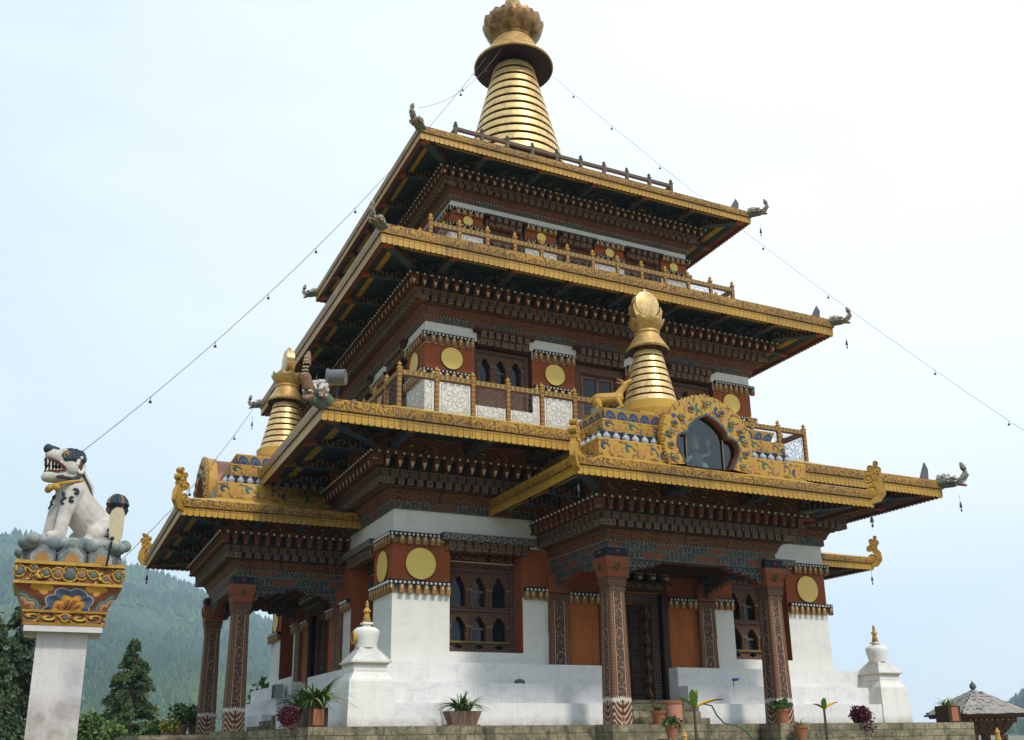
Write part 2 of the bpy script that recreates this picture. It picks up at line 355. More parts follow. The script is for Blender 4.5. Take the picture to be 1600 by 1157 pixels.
# ------------------------------------------------------------------ mesh builder
class MB:
    def __init__(s): s.V = []; s.F = []; s.U = []; s.S = []; s.mi = []; s.ms = []; s.M = Matrix.Identity(4); s.cur = 0
    def mat(s, name):
        if name not in s.ms: s.ms.append(name)
        s.cur = s.ms.index(name); return s
    def v(s, p):
        q = s.M @ Vector(p); s.V.append((q.x, q.y, q.z)); return len(s.V) - 1
    def face(s, pts, uv=None, smooth=False):
        idx = [s.v(p) for p in pts]
        if uv is None:
            a, b, c = Vector(pts[0]), Vector(pts[1]), Vector(pts[2])
            nn = (b - a).cross(c - a); x, y, z = abs(nn.x), abs(nn.y), abs(nn.z)
            if z >= x and z >= y: uv = [(p[0], p[1]) for p in pts]
            elif y >= x: uv = [(p[0], p[2]) for p in pts]
            else: uv = [(p[1], p[2]) for p in pts]
        s.F.append(idx); s.U.append(uv); s.mi.append(s.cur); s.S.append(smooth)
    def box(s, x0, x1, y0, y1, z0, z1, unit=False, skip=''):
        P = lambda x, y, z: (x, y, z)
        fs = dict(f=[(x0, y0, z0), (x1, y0, z0), (x1, y0, z1), (x0, y0, z1)], b=[(x1, y1, z0), (x0, y1, z0), (x0, y1, z1), (x1, y1, z1)],
                  l=[(x0, y1, z0), (x0, y0, z0), (x0, y0, z1), (x0, y1, z1)], r=[(x1, y0, z0), (x1, y1, z0), (x1, y1, z1), (x1, y0, z1)],
                  t=[(x0, y0, z1), (x1, y0, z1), (x1, y1, z1), (x0, y1, z1)], d=[(x0, y1, z0), (x1, y1, z0), (x1, y0, z0), (x0, y0, z0)])
        for k, q in fs.items():
            if k in skip: continue
            s.face(q, [(0, 0), (1, 0), (1, 1), (0, 1)] if unit else None)
        return s
    def strip(s, a, b, u0, u1, smooth=False):
        """quad between lower edge a=(p,q) and upper edge b=(p,q), v 0..1"""
        s.face([a[0], a[1], b[1], b[0]], [(u0, 0), (u1, 0), (u1, 1), (u0, 1)], smooth)
    def poly_prism(s, pts, y0, y1):
        """2-D outline (x,z) CCW seen from -y, extruded y0..y1; convex or simple"""
        s.face([(x, y0, z) for x, z in pts]); s.face([(x, y1, z) for x, z in reversed(pts)])
        n = len(pts)
        for i in range(n):
            a, b = pts[i], pts[(i + 1) % n]
            s.face([(a[0], y1, a[1]), (b[0], y1, b[1]), (b[0], y0, b[1]), (a[0], y0, a[1])])
    def lathe(s, prof, seg=24, c=(0, 0, 0), smooth=True, scal=None, axis='z'):
        """prof: (r, z) bottom to top"""
        def P(r, z, i):
            t = 2 * pi * i / seg; rr = r
            if scal: rr = r * scal(t, z)
            x, y = rr * cos(t), rr * sin(t)
            if axis == 'y': return (c[0] + x, c[1] + z, c[2] - y) 
            return (c[0] + x, c[1] + y, c[2] + z)
        for (r0, z0), (r1, z1) in zip(prof, prof[1:]):
            for i in range(seg):
                q = [P(r0, z0, i), P(r0, z0, i + 1), P(r1, z1, i + 1), P(r1, z1, i)]
                u = [(i / seg * 2 * pi * max(r0, r1), z0), ((i + 1) / seg * 2 * pi * max(r0, r1), z0), ((i + 1) / seg * 2 * pi * max(r0, r1), z1), (i / seg * 2 * pi * max(r0, r1), z1)]
                if r0 < 1e-6: q = q[1:]; u = u[1:]
                elif r1 < 1e-6: q = q[:3]; u = u[:3]
                s.face(q, u, smooth)
        return s
    def petals(s, prof, n, c=(0, 0, 0), off=0.0, spread=1.12, rd=.82):
        """ring of overlapping petals; prof: (r, z) from the root to the tip"""
        K = len(prof) - 1
        for i in range(n):
            a = 2 * pi * (i + off) / n; rows = []
            for j, (r, z) in enumerate(prof):
                f = j / K; w = pi / n * spread * (1 if f < rd else sqrt(max(0, 1 - ((f - rd) / (1 - rd)) ** 2)) * .6 + .4)
                rows.append([(c[0] + r * (1 + .05 * cos(q * pi / 2)) * cos(a + q * w), c[1] + r * (1 + .05 * cos(q * pi / 2)) * sin(a + q * w), c[2] + z - .03 * q * q) for q in (-1, -.5, 0, .5, 1)])
            for A, B in zip(rows, rows[1:]):
                for k in range(4): s.face([A[k], A[k + 1], B[k + 1], B[k]], None, True)
        return s
    def ball(s, c, r, seg=8, rings=5, sc=(1, 1, 1)):
        M0 = s.M; s.M = M0 @ Matrix.Translation(c) @ Matrix.Diagonal((*sc, 1))
        s.lathe([(r * sin(pi * i / rings) if 0 < i < rings else 0, -r * cos(pi * i / rings)) for i in range(rings + 1)], seg)
        s.M = M0; return s
    def cap(s, a, b, ra, rb, seg=12, flat=1.0):
        """tapered capsule from a to b"""
        a, b = Vector(a), Vector(b); d = b - a; L = max(d.length, 1e-6)
        q = d.to_track_quat('Z', 'Y').to_matrix().to_4x4()
        M0 = s.M; s.M = M0 @ Matrix.Translation(a) @ q @ Matrix.Diagonal((1, flat, 1, 1))
        pr = [(ra * sin(t), -ra * cos(t)) for t in (0, .5, 1.05)] + [(ra, 0), (rb, L)] + [(rb * cos(t), L + rb * sin(t)) for t in (.55, 1.1)] + [(0, L + rb)]
        pr[0] = (0, -ra)
        s.lathe(pr, seg); s.M = M0; return s
    def tube(s, pts, rad, seg=6, closed=False, smooth=True):
        pts = [Vector(p) for p in pts]; n = len(pts); rings = []
        rr = rad if isinstance(rad, (list, tuple)) else [rad] * n
        up = Vector((0, 0, 1))
        for i, p in enumerate(pts):
            t = (pts[(i + 1) % n] - pts[i - 1]) if closed or 0 < i < n - 1 else (pts[1] - pts[0] if i == 0 else pts[-1] - pts[-2])
            if t.length < 1e-9: t = up.copy()
            t.normalize(); a = t.cross(up)
            if a.length < .05: a = t.cross(Vector((1, 0, 0)))
            a.normalize(); b = t.cross(a)
            rings.append([p + (a * cos(2 * pi * j / seg) + b * sin(2 * pi * j / seg)) * rr[i] for j in range(seg)])
        for i in range(n if closed else n - 1):
            A, B = rings[i], rings[(i + 1) % n]
            for j in range(seg):
                k = (j + 1) % seg; s.face([A[j], A[k], B[k], B[j]], [(i, j), (i, k), (i + 1, k), (i + 1, j)], smooth)
        return s
    def build(s, name, parent=None, loc=None, fix=True):
        me = bpy.data.meshes.new(name)
        me.from_pydata(s.V, [], s.F)
        for m in s.ms: me.materials.append(MATS[m])
        me.polygons.foreach_set('material_index', s.mi); me.polygons.foreach_set('use_smooth', s.S)
        uvl = me.uv_layers.new(name='UVMap'); fl = [c for f in s.U for q in f for c in (q[0], q[1])]
        uvl.data.foreach_set('uv', fl)
        import bmesh
        bm = bmesh.new(); bm.from_mesh(me)
        bmesh.ops.remove_doubles(bm, verts=bm.verts, dist=.0004)
        bm.to_mesh(me); bm.free(); me.update(); me.set_sharp_from_angle(angle=radians(38))
        o = bpy.data.objects.new(name, me); COL.objects.link(o)
        if parent: o.parent = parent
        if loc: o.location = loc
        return o
def empty(name, loc=(0, 0, 0), parent=None, rz=0):
    o = bpy.data.objects.new(name, None); COL.objects.link(o); o.location = loc; o.rotation_euler = (0, 0, rz); o.empty_display_size = .2
    if parent: o.parent = parent
    return o
def tag(o, label=None, cat=None, group=None, kind=None):
    if label: o['label'] = label
    if cat: o['category'] = cat
    if group: o['group'] = group
    if kind: o['kind'] = kind
    return o
def copy_tree(o, parent=None):
    c = o.copy(); COL.objects.link(c); c.parent = parent
    for ch in list(o.children): copy_tree(ch, c)
    return c
RZ = lambda k: Matrix.Rotation(-k * pi / 2, 4, 'Z')      # k=0 front (-Y), k=1 left (-X), k=2 back, k=3 right (+X)
def seglist(path):
    """consecutive corner pairs of a path: list of points; closed if first==last"""
    return list(zip(path, path[1:]))
def square(s): return [(-s, s), (-s, -s), (s, -s), (s, s), (-s, s)]       # left, front, right, back
def porchpath(k): return [(-2.22 - k, -A1 + .1), (-2.22 - k, -9.14 - k), (2.22 + k, -9.14 - k), (2.22 + k, -A1 + .1)]
def sweep(mb, pathf, prof, mats, ulen=None):
    """sweep profile [(off,z)..] along pathf(off); mats one per segment"""
    for (o0, z0), (o1, z1), m in zip(prof, prof[1:], mats):
        mb.mat(m)
        for (a0, b0), (a1, b1) in zip(seglist(pathf(o0)), seglist(pathf(o1))):
            d = Vector((b0[0] - a0[0], b0[1] - a0[1])); L = d.length; d1 = Vector((b1[0] - a1[0], b1[1] - a1[1])).length
            mb.strip(((a0[0], a0[1], z0), (b0[0], b0[1], z0)), ((a1[0], a1[1], z1), (b1[0], b1[1], z1)), 0, L)
            if abs(L - d1) > .001:
                # keep u even on mitred corners: remap the upper edge
                mb.U[-1] = [(-L / 2 + 50, 0), (L / 2 + 50, 0), (d1 / 2 + 50, 1), (-d1 / 2 + 50, 1)]
            else: mb.U[-1] = [(-L / 2 + 50, 0), (L / 2 + 50, 0), (L / 2 + 50, 1), (-L / 2 + 50, 1)]
def along(mb, path, spacing, fn, margin=0.0, sides=None):
    """call fn with mb.M set: x along the segment, y inward, origin on the path"""
    M0 = mb.M
    for i, (a, b) in enumerate(seglist(path)):
        if sides is not None and i not in sides: continue
        d = Vector((b[0] - a[0], b[1] - a[1], 0)); L = d.length; d.normalize()
        inn = Vector((-d.y, d.x, 0))
        n = max(1, int(round((L - 2 * margin) / spacing)))
        for j in range(n + 1):
            t = margin + (L - 2 * margin) * j / n; p = Vector((a[0], a[1], 0)) + d * t
            R = Matrix(((d.x, inn.x, 0, p.x), (d.y, inn.y, 0, p.y), (0, 0, 1, 0), (0, 0, 0, 1)))
            mb.M = M0 @ R; fn(mb)
    mb.M = M0
# ------------------------------------------------------------------ the temple
temple = tag(empty('temple'), 'tall three-tiered temple with gold eaves, ochre red bands, carved cornices and a ringed spire', 'temple')

def cornice(mb, pathf, k0, z0, H, W, red=False, sides=None, tri=True, sp=.3, cov=None):
    """stack of painted timber courses; returns (rail offset, rail z)"""
    h = lambda f: z0 + H * f
    k = lambda f: k0 + W * f
    cv = 'carved red' if red else 'carved'
    sweep(mb, pathf, [(k(0) - .02, z0), (k(.09), z0), (k(.09), h(.155)), (k(.14), h(.165)), (k(.2), h(.27)), (k(.3), h(.38)), (k(.3), h(.395)), (k(.5), h(.395)), (k(.5), h(.54))],
          ['beam', 'beam', 'dark back', cv, cv, 'dark back', 'carved', 'dark back'])
    sweep(mb, pathf, [(k(.5), h(.54)), (k(.66), h(.54)), (k(.66), h(.69)), (k(.72), h(.70)), (k(.66), h(.71)), (k(.66), h(.95))], ['carved', 'squares', 'olive', 'carved', 'navy'])
    sweep(mb, pathf, [(k(.66), h(.95)), (k(1.), h(.95)), (k(1.), h(1.)), (k(.9), h(1.01))], ['dark back', 'reveal', 'dark back'])
    def dot0(m): m.mat('white paint').ball((0, 0, h(.17)), .021, 6, 4)
    along(mb, pathf(k(.11)), .095, dot0, 0, sides)
    def dent(m):
        m.mat('block').box(-.065, .065, 0, .25, h(.405), h(.53), unit=True)
    along(mb, pathf(k(.66) ), .235, dent, .07, sides)
    def brk(m):
        a, b = h(.73), h(.945)
        m.mat('bracket red')
        f0, f1 = .0, W * .3
        # wedge: narrow foot, wide top, leaning outwards
        w0, w1 = .042, .072
        P = [(-w0, f1 * .35, a), (w0, f1 * .35, a), (w0 + .01, W * .34, a), (-w0 - .01, W * .34, a)]
        T = [(-w1, 0.02, b), (w1, 0.02, b), (w1, W * .34, b), (-w1, W * .34, b)]
        m.face([P[0], P[1], T[1], T[0]]); m.face([P[3], P[0], T[0], T[3]]); m.face([P[1], P[2], T[2], T[1]]); m.face([P[3], P[2], P[1], P[0]])
        if tri:
            m.mat('cream paint'); e = .012
            m.face([(-w1 * .75, .02 + f1 * .12 - e, a + (b - a) * .56), (0, f1 * .4 - e * 2, a - .02), (w1 * .75, .02 + f1 * .12 - e, a + (b - a) * .56)])
        else:
            m.mat('trunk brown').ball((0, f1 * .3, a + .03), .045, 6, 4)
    along(mb, pathf(k(1.) - .02), sp, brk, .1, sides)
    def dot1(m): m.mat('white paint').ball((0, 0, h(.985)), .032, 6, 4)
    along(mb, pathf(k(1.) + .01), .2, dot1, .0, sides)
    return k(1.), h(1.)

def eave(pathf, kr, zr, ke, zb, zt, panelmat, parent, xs, roofprof, flare=0):
    """frieze panels, soffit, fascia, roof skin"""
    m = MB(); kp = kr - .1; zp = zr + .46
    m.mat(panelmat)
    for (a, b) in seglist(pathf(kp)):
        d = Vector((b[0] - a[0], b[1] - a[1])); L = d.length; d.normalize(); n = max(1, round(L / xs))
        for j in range(n):
            p = (a[0] + d.x * L * j / n, a[1] + d.y * L * j / n); q = (a[0] + d.x * L * (j + 1) / n, a[1] + d.y * L * (j + 1) / n)
            m.strip(((*p, zr - .02), (*q, zr - .02)), ((*p, zp), (*q, zp)), 0, 1)
    m.build('painted_frieze', parent)
    m = MB(); sweep(m, pathf, [(kp, zp), (ke - .03, zb + .06)], ['soffit']); m.build('soffit', parent)
    m = MB(); zm = zb + (zt - zb) * .44
    sweep(m, pathf, [(ke - .08, zb + .04), (ke - .06, zb), (ke - .0, zb)], ['reveal', 'reveal'])
    m.mat('fascia')
    for (o0, z0, v0), (o1, z1, v1) in (((ke, zb, 0), (ke, zm, .43)), ((ke, zm, .43), (ke + .035, zm + .015, .45)), ((ke + .035, zm + .015, .45), (ke + .05, zt - .015, .97)), ((ke + .05, zt - .015, .97), (ke - .02, zt + .02, 1.))):
        for (a0, b0), (a1, b1) in zip(seglist(pathf(o0)), seglist(pathf(o1))):
            L = (Vector(b0) - Vector(a0)).length
            m.face([(*a0, z0), (*b0, z0), (*b1, z1), (*a1, z1)], [(0, v0), (L, v0), (L, v1), (0, v1)])
    def tab(q):
        q.mat('fascia'); q.face([(-.066, 0, zb), (-.045, 0, zb - .032), (.045, 0, zb - .032), (.066, 0, zb)], [(.01, .1), (.03, .02), (.11, .02), (.135, .1)])
    along(m, pathf(ke), .145, tab, .072)
    m.build('fascia', parent)
    m = MB(); sweep(m, pathf, [(ke - .02, zt + .02)] + roofprof, ['roof metal'] * len(roofprof)); c = pathf(roofprof[-1][0]); z = roofprof[-1][1]
    m.mat('roof metal').face([(p[0], p[1], z) for p in c[:4]]); m.build('roof_sheet', parent)
    return kp, zp

def rafter(L, zr, zb, w=.09, corner=False):
    """beam running out (towards -y) from y=0 to y=-L; local frame"""
    m = MB(); h0, h1 = .1, .0
    t0, t1 = zr + .36, zb + .13; b0, b1 = zr + .12, zb + .0
    zsp = [(0, b0, t0), (-L * .55, b0 + (b1 - b0) * .45 + .0, t0 + (t1 - t0) * .55), (-L * .82, b1 + .05, t0 + (t1 - t0) * .8), (-L, b1 + .02, t1)]
    for (y0, l0, u0), (y1, l1, u1) in zip(zsp, zsp[1:]):
        cap_ = y1 == -L
        m.mat('beam cap' if cap_ else 'beam side')
        m.face([(-w, y0, l0), (-w, y1, l1), (-w, y1, u1), (-w, y0, u0)], [(-y0, 0), (-y1, 0), (-y1, 1), (-y0, 1)])
        m.face([(w, y1, l1), (w, y0, l0), (w, y0, u0), (w, y1, u1)], [(-y1, 0), (-y0, 0), (-y0, 1), (-y1, 1)])
        m.mat('beam cap' if cap_ else 'beam under'); m.face([(-w, y1, l1), (-w, y0, l0), (w, y0, l0), (w, y1, l1)])
    m.mat('beam cap'); y, l, u = zsp[-1]; m.face([(-w, y, l), (w, y, l), (w, y, u), (-w, y, u)])
    return m

def put_rafters(parent, half, kr_abs, ke_abs, zr, zb, xs, sides, w=.09):
    L = ke_abs - kr_abs + .1 - .12
    base = rafter(L, zr, zb, w); first = None
    for k in sides:
        for x in xs:
            if first is None:
                first = base.build('rafter', parent); o = first
            else:
                o = first.copy(); COL.objects.link(o); o.parent = parent
            o.matrix_local = RZ(k) @ Matrix.Translation((x, -kr_abs + .1, 0))
    # hips on the corners
    base = rafter(L * 1.38, zr, zb, w * 1.3); hp = None
    for k in range(4):
        if k not in sides and (k + 1) % 4 not in sides: pass
        o = base.build('hip_rafter', parent) if hp is None else hp.copy()
        if hp is None: hp = o
        else: COL.objects.link(o); o.parent = parent
        o.matrix_local = RZ(k) @ Matrix.Translation((-kr_abs + .1, -kr_abs + .1, 0)) @ Matrix.Rotation(-pi / 4, 4, 'Z')

# ---- walls
def wall_side(mb, a, zones, xbreaks, holes, k, thick=.5):
    """front-like facade of half width a. zones: [(z0,z1,fn(x)->mat)], holes: [(x0,x1,z0,z1,depth,revealmat)]"""
    mb.M = RZ(k)
    xs = sorted(set([-a, a] + xbreaks + [h[0] for h in holes] + [h[1] for h in holes]))
    zs = sorted(set([z for zn in zones for z in zn[:2]] + [h[2] for h in holes] + [h[3] for h in holes]))
    for x0, x1 in zip(xs, xs[1:]):
        for z0, z1 in zip(zs, zs[1:]):
            xm, zm = (x0 + x1) / 2, (z0 + z1) / 2
            if any(h[0] < xm < h[1] and h[2] < zm < h[3] for h in holes): continue
            for zn in zones:
                if zn[0] <= zm <= zn[1]: mb.mat(zn[2](xm)); break
            else: continue
            mb.face([(x0, -a, z0), (x1, -a, z0), (x1, -a, z1), (x0, -a, z1)])
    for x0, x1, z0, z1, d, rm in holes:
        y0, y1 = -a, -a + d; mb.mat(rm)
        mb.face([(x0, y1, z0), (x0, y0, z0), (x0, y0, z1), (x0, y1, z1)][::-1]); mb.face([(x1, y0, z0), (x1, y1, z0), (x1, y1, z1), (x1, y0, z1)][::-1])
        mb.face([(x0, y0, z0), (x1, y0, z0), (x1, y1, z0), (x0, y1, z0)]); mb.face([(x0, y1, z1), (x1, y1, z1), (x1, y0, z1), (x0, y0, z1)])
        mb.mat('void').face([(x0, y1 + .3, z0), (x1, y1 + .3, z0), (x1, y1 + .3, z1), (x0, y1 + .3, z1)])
    mb.M = Matrix.Identity(4)
W_, R_, O_ = 'plaster', 'ochre red', 'orange'
def z1mat(x):
    return O_ if abs(x) < 2.45 else W_
zones1 = [(0, .6, lambda x: 'stone' if abs(x) < 1 else W_), (.6, 3.05, z1mat), (3.05, 4.25, lambda x: R_ if abs(x) > 2.45 else R_), (4.25, 6.3, lambda x: R_ if abs(x) < 2.45 else W_)]
holes1 = [(-5.08, -3.17, 1.7, 4.3, .5, 'ochre red'), (3.17, 5.08, 1.7, 4.3, .5, 'ochre red'), (-.82, .82, .6, 3.3, .55, 'reveal')]
mb = MB()
for k in (0, 1, 3, 2): wall_side(mb, A1, zones1, [-2.45, 2.45, -1, 1], holes1 if k != 2 else [], k)
mb.build('lower_wall', temple)
zones2 = [(6.9, 9.0, lambda x: W_), (9.0, 9.85, lambda x: R_), (9.85, 10.6, lambda x: W_)]
holes2 = [(-3.95, -2.2, 8.28, 10.1, .3, 'reveal'), (2.2, 3.95, 8.28, 10.1, .3, 'reveal'), (-.85, .85, 8.28, 10.1, .3, 'reveal')]
mb = MB()
for k in (0, 1, 3, 2): wall_side(mb, A2, zones2, [], holes2 if k != 2 else [], k)
mb.build('middle_wall', temple)
zones3 = [(12.3, 14.15, lambda x: W_), (14.15, 14.7, lambda x: R_), (14.7, 15.2, lambda x: W_)]
holes3 = [(-3.15, -1.75, 12.9, 14.75, .2, 'reveal'), (1.75, 3.15, 12.9, 14.75, .2, 'reveal'), (-.68, .68, 12.9, 14.75, .2, 'reveal')]
mb = MB()
for k in (0, 1, 3, 2): wall_side(mb, A3, zones3, [], holes3 if k != 2 else [], k)
mb.build('upper_wall', temple)

# ---- friezes of dots and little blocks
def frieze(mb, k, a, x0, x1, z0, z1, corner=(False, False), sp=.2):
    mb.M = RZ(k); h = z1 - z0; d = .05; zt = z1 - h * .36
    xa = x0 - (.12 if corner[0] else 0); xb = x1 + (.12 if corner[1] else 0)
    mb.mat('navy').box(xa, xb, -a - .12, -a, zt, z1)
    mb.mat('clay brown').box(x0 - (.04 if corner[0] else 0), x1 + (.04 if corner[1] else 0), -a - .04, -a, z0 + h * .12, zt)
    n = max(1, round((x1 - x0) / sp))
    for i in range(n + 1):
        x = x0 + (x1 - x0) * i / n
        x = min(max(x, x0 + .05), x1 - .05)
        if corner[0] and i == 0: x = x0 - .06
        if corner[1] and i == n: x = x1 + .06
        mb.mat('ochre block').box(x - .055, x + .055, -a - .115, -a - .03, z0, zt, unit=True)
        mb.mat('cream paint').box(x - .018, x + .018, -a - .122, -a - .11, z0 + h * .34, zt + .0)
    n = max(1, round((xb - xa) / .105))
    mb.mat('white paint')
    for i in range(n): mb.ball((xa + (xb - xa) * (i + .5) / n, -a - .125, z1 - h * .2), h * .115, 6, 4)
    mb.M = Matrix.Identity(4)
FR = {}
def fr_level(name, items):
    for it in items:
        mb = MB(); frieze(mb, *it); mb.build(name, temple)
its = []
for k in (0, 1, 3):
    its += [(k, A1, -A1, -5.1, 2.99, 3.29, (True, False)), (k, A1, 5.1, A1, 2.99, 3.29, (False, True)), (k, A1, -3.14, -2.5, 2.99, 3.29), (k, A1, 2.5, 3.14, 2.99, 3.29),
            (k, A1, -1.93, -1.05, 2.96, 3.24), (k, A1, 1.05, 1.93, 2.96, 3.24),
            (k, A1, -A1, -5.36, 4.14, 4.42, (True, False)), (k, A1, 5.36, A1, 4.14, 4.42, (False, True))]
fr_level('dotted_frieze', its)
its = []
for k in (0, 1, 3):
    for s in (-1, 1):
        A = (k, A2, *sorted((s * A2, s * 3.98))); B = (k, A2, *sorted((s * 2.17, s * .88)))
        c = (s < 0, s > 0)
        its += [(*A, 9.85, 10.13, c), (*A, 8.87, 9.09, c), (*B, 9.85, 10.13), (*B, 8.87, 9.09)]
fr_level('dotted_frieze', its)
its = []
for k in (0, 1, 3):
    for s in (-1, 1):
        A = (k, A3, *sorted((s * A3, s * 3.18))); B = (k, A3, *sorted((s * 1.72, s * .7)))
        c = (s < 0, s > 0)
        its += [(*A, 14.58, 14.78, c), (*A, 14.08, 14.25, c), (*B, 14.58, 14.78), (*B, 14.08, 14.25)]
fr_level('dotted_frieze', its)

# ---- gold discs
def disc(x, z, a, r, k):
    mb = MB(); mb.M = RZ(k)
    mb.mat('disc gold').lathe([(0, -.05), (r * .985, -.05), (r, -.035)], 40, (x, -a, z), False, axis='y'); mb.mat('reveal').lathe([(r, -.035), (r + .012, 0)], 40, (x, -a, z), False, axis='y')
    mb.build('gold_disc', temple)
for k in (0, 1):
    for x in (-5.82, 5.82): disc(x, 3.7, A1, .375, k)
    for x in (-4.6, -1.5, 1.5, 4.6): disc(x, 9.48, A2, .31, k)
    for x in (-3.64, -1.21, 1.21, 3.64): disc(x, 14.43, A3, .155, k)

# ---- windows
TREF = [(-1, 0), (-.97, .22), (-.78, .3), (-.74, .52), (-.5, .6), (-.44, .8), (-.16, .88), (0, 1), (.16, .88), (.44, .8), (.5, .6), (.74, .52), (.78, .3), (.97, .22), (1, 0)]
def arch_cell(mb, x0, x1, z0, z1, hw, zb, zsp, zt, y0, dep, prof=TREF):
    c = (x0 + x1) / 2; H = zt - zsp; y1 = y0 + dep
    mb.mat('arch')
    F = lambda a, b, c_, d: mb.face([(a, y0, c_), (b, y0, c_), (b, y0, d), (a, y0, d)])
    F(x0, c - hw, z0, z1); F(c + hw, x1, z0, z1); F(c - hw, c + hw, z0, zb)
    pts = [(c + hw * t, zsp + H * h) for t, h in prof]
    for (xa, za), (xb, zb_) in zip(pts, pts[1:]):
        mb.face([(xa, y0, za), (xb, y0, zb_), (xb, y0, z1), (xa, y0, z1)])
    mb.mat('reveal'); loop = [(c - hw, zb)] + pts + [(c + hw, zb)]
    for (xa, za), (xb, zb_) in zip(loop, loop[1:] + loop[:1]):
        mb.face([(xa, y0, za), (xa, y1, za), (xb, y1, zb_), (xb, y0, zb_)])
    # a raised cusped outline
    mb.mat('arch')
    for (xa, za), (xb, zb_) in zip(pts, pts[1:]):
        o = 1.16
        A = (c + (xa - c) * o, zsp + (za - zsp) * 1.12 + .035); B = (c + (xb - c) * o, zsp + (zb_ - zsp) * 1.12 + .035)
        mb.face([(xa, y0 - .03, za), (xb, y0 - .03, zb_), (B[0], y0 - .03, B[1]), (A[0], y0 - .03, A[1])]); mb.face([(xa, y0 - .03, za), (xa, y0, za), (xb, y0, zb_), (xb, y0 - .03, zb_)])
    # slim columns
    for sx in (c - hw - .045, c + hw + .045):
        mb.box(sx - .03, sx + .03, y0 - .04, y0, zb, zsp + .02)
        mb.mat('mullion').box(sx - .045, sx + .045, y0 - .055, y0, zsp - .01, zsp + .05); mb.mat('arch')
DIAM = [(-1, 0), (-.7, .35), (-.45, .45), (0, 1), (.45, .45), (.7, .35), (1, 0)]
def lattice_window(parent, k, a, rec, x0, x1, z0, z1, rows, ncol=3, diam=True):
    """rows: [(zbottom, zspring, ztop)]"""
    w = empty('window', parent=parent); w.matrix_local = RZ(k) @ Matrix.Translation((0, -a + rec, 0))
    mb = MB(); b = .11
    mb.mat('frame').box(x0, x0 + b, -.06, .12, z0, z1); mb.box(x1 - b, x1, -.06, .12, z0, z1)
    mb.box(x0 + b, x1 - b, -.06, .12, z0, z0 + b * .8); mb.box(x0 + b, x1 - b, -.06, .12, z1 - b, z1)
    mb.mat('reveal').box(x0 + b, x0 + b + .035, -.03, .1, z0 + .09, z1 - b); mb.box(x1 - b - .035, x1 - b, -.03, .1, z0 + .09, z1 - b)
    X0, X1 = x0 + b + .035, x1 - b - .035; cw = (X1 - X0) / ncol
    zlo = z0 + b * .8
    for r, (zb, zs, zt) in enumerate(rows):
        zhi = zt + .1 if r < len(rows) - 1 else z1 - b
        for i in range(ncol):
            arch_cell(mb, X0 + cw * i, X0 + cw * (i + 1), zb - .04, zhi, cw * .33, zb, zs, zt, 0, .1)
        if r == 0:
            # little diamond openings under a sill
            if diam and zb - .04 - zlo > .15:
                for i in range(ncol):
                    c = X0 + cw * (i + .5); hh = (zb - .06 - zlo)
                    zc = zlo + hh / 2
                    mb.mat('arch')
                    lo = [(c + cw * .26 * t, zc + hh * .4 * h) for t, h in DIAM]; l2 = [(x, 2 * zc - z) for x, z in lo]
                    for (xa, za), (xb, zb2) in zip(lo, lo[1:]):
                        mb.face([(xa, 0, za), (xb, 0, zb2), (xb, 0, zb - .04), (xa, 0, zb - .04)])
                        mb.face([(xa, 0, zlo), (xb, 0, zlo), (xb, 0, 2 * zc - zb2), (xa, 0, 2 * zc - za)])
                    mb.face([(c - cw / 2, 0, zlo), (c - cw * .26, 0, zlo), (c - cw * .26, 0, zb - .04), (c - cw / 2, 0, zb - .04)])
                    mb.face([(c + cw * .26, 0, zlo), (c + cw / 2, 0, zlo), (c + cw / 2, 0, zb - .04), (c + cw * .26, 0, zb - .04)])
                mb.mat('olive').box(X0, X1, -.05, .02, zb - .05, zb)
            elif zb - .04 > zlo:
                mb.mat('arch').box(X0, X1, 0, .1, zlo, zb - .04)
        else:
            zz = rows[r - 1][2] + .1
            mb.mat('frame').box(X0, X1, -.05, .08, zz, zb - .04)
    mb.build('window_frame', w)
    g = MB(); g.mat('glass').face([(x0, .14, z0), (x1, .14, z0), (x1, .14, z1), (x0, .14, z1)])
    for r, (zb, zs, zt) in enumerate(rows):
        c = X0 + cw * (ncol // 2 + .5); g.mat('mullion').box(X0 + cw * (ncol // 2), X0 + cw * (ncol // 2 + 1), .1, .13, (zb + zt) / 2 - .02, (zb + zt) / 2 + .03)
        g.mat('dark wood')
        for i in range(ncol + 1): g.box(X0 + cw * i - .05, X0 + cw * i + .05, .09, .13, z0, z1)
    g.build('pane', w)
    return w
def lintel(parent, k, a, x0, x1, z0, z1, proud=.1, tier=1):
    """painted beam over a course of little blocks"""
    mb = MB(); mb.M = RZ(k); h = z1 - z0; zt = z1 - h * (.42 if tier == 1 else .2)
    mb.mat('big scroll' if tier == 1 else 'dark wood').face([(x0, -a - proud - .1, zt), (x1, -a - proud - .1, zt), (x1, -a - proud - .1, z1), (x0, -a - proud - .1, z1)], [(0, .02), (x1 - x0, .02), (x1 - x0, .98), (0, .98)])
    mb.box(x0, x1, -a - proud - .099, -a + .02, zt, z1, skip='f')
    mb.mat('carved').box(x0 + .12, x1 - .12, -a - .05, -a + .1, z0 - .0, zt)
    n = round((x1 - x0 - .3) / .22)
    for r, (za, zb, pr) in enumerate([(z0, zt, .12)] if tier == 1 else [(z0, z0 + (zt - z0) * .5, .1), (z0 + (zt - z0) * .5, zt, .2)]):
        for i in range(n):
            x = x0 + .15 + (x1 - x0 - .3) * (i + .5) / n
            mb.mat('block').box(x - .06, x + .06, -a - pr, -a - .03, za + .02, zb, unit=True)
    mb.M = Matrix.Identity(4)
    return mb.build('window_lintel', parent)
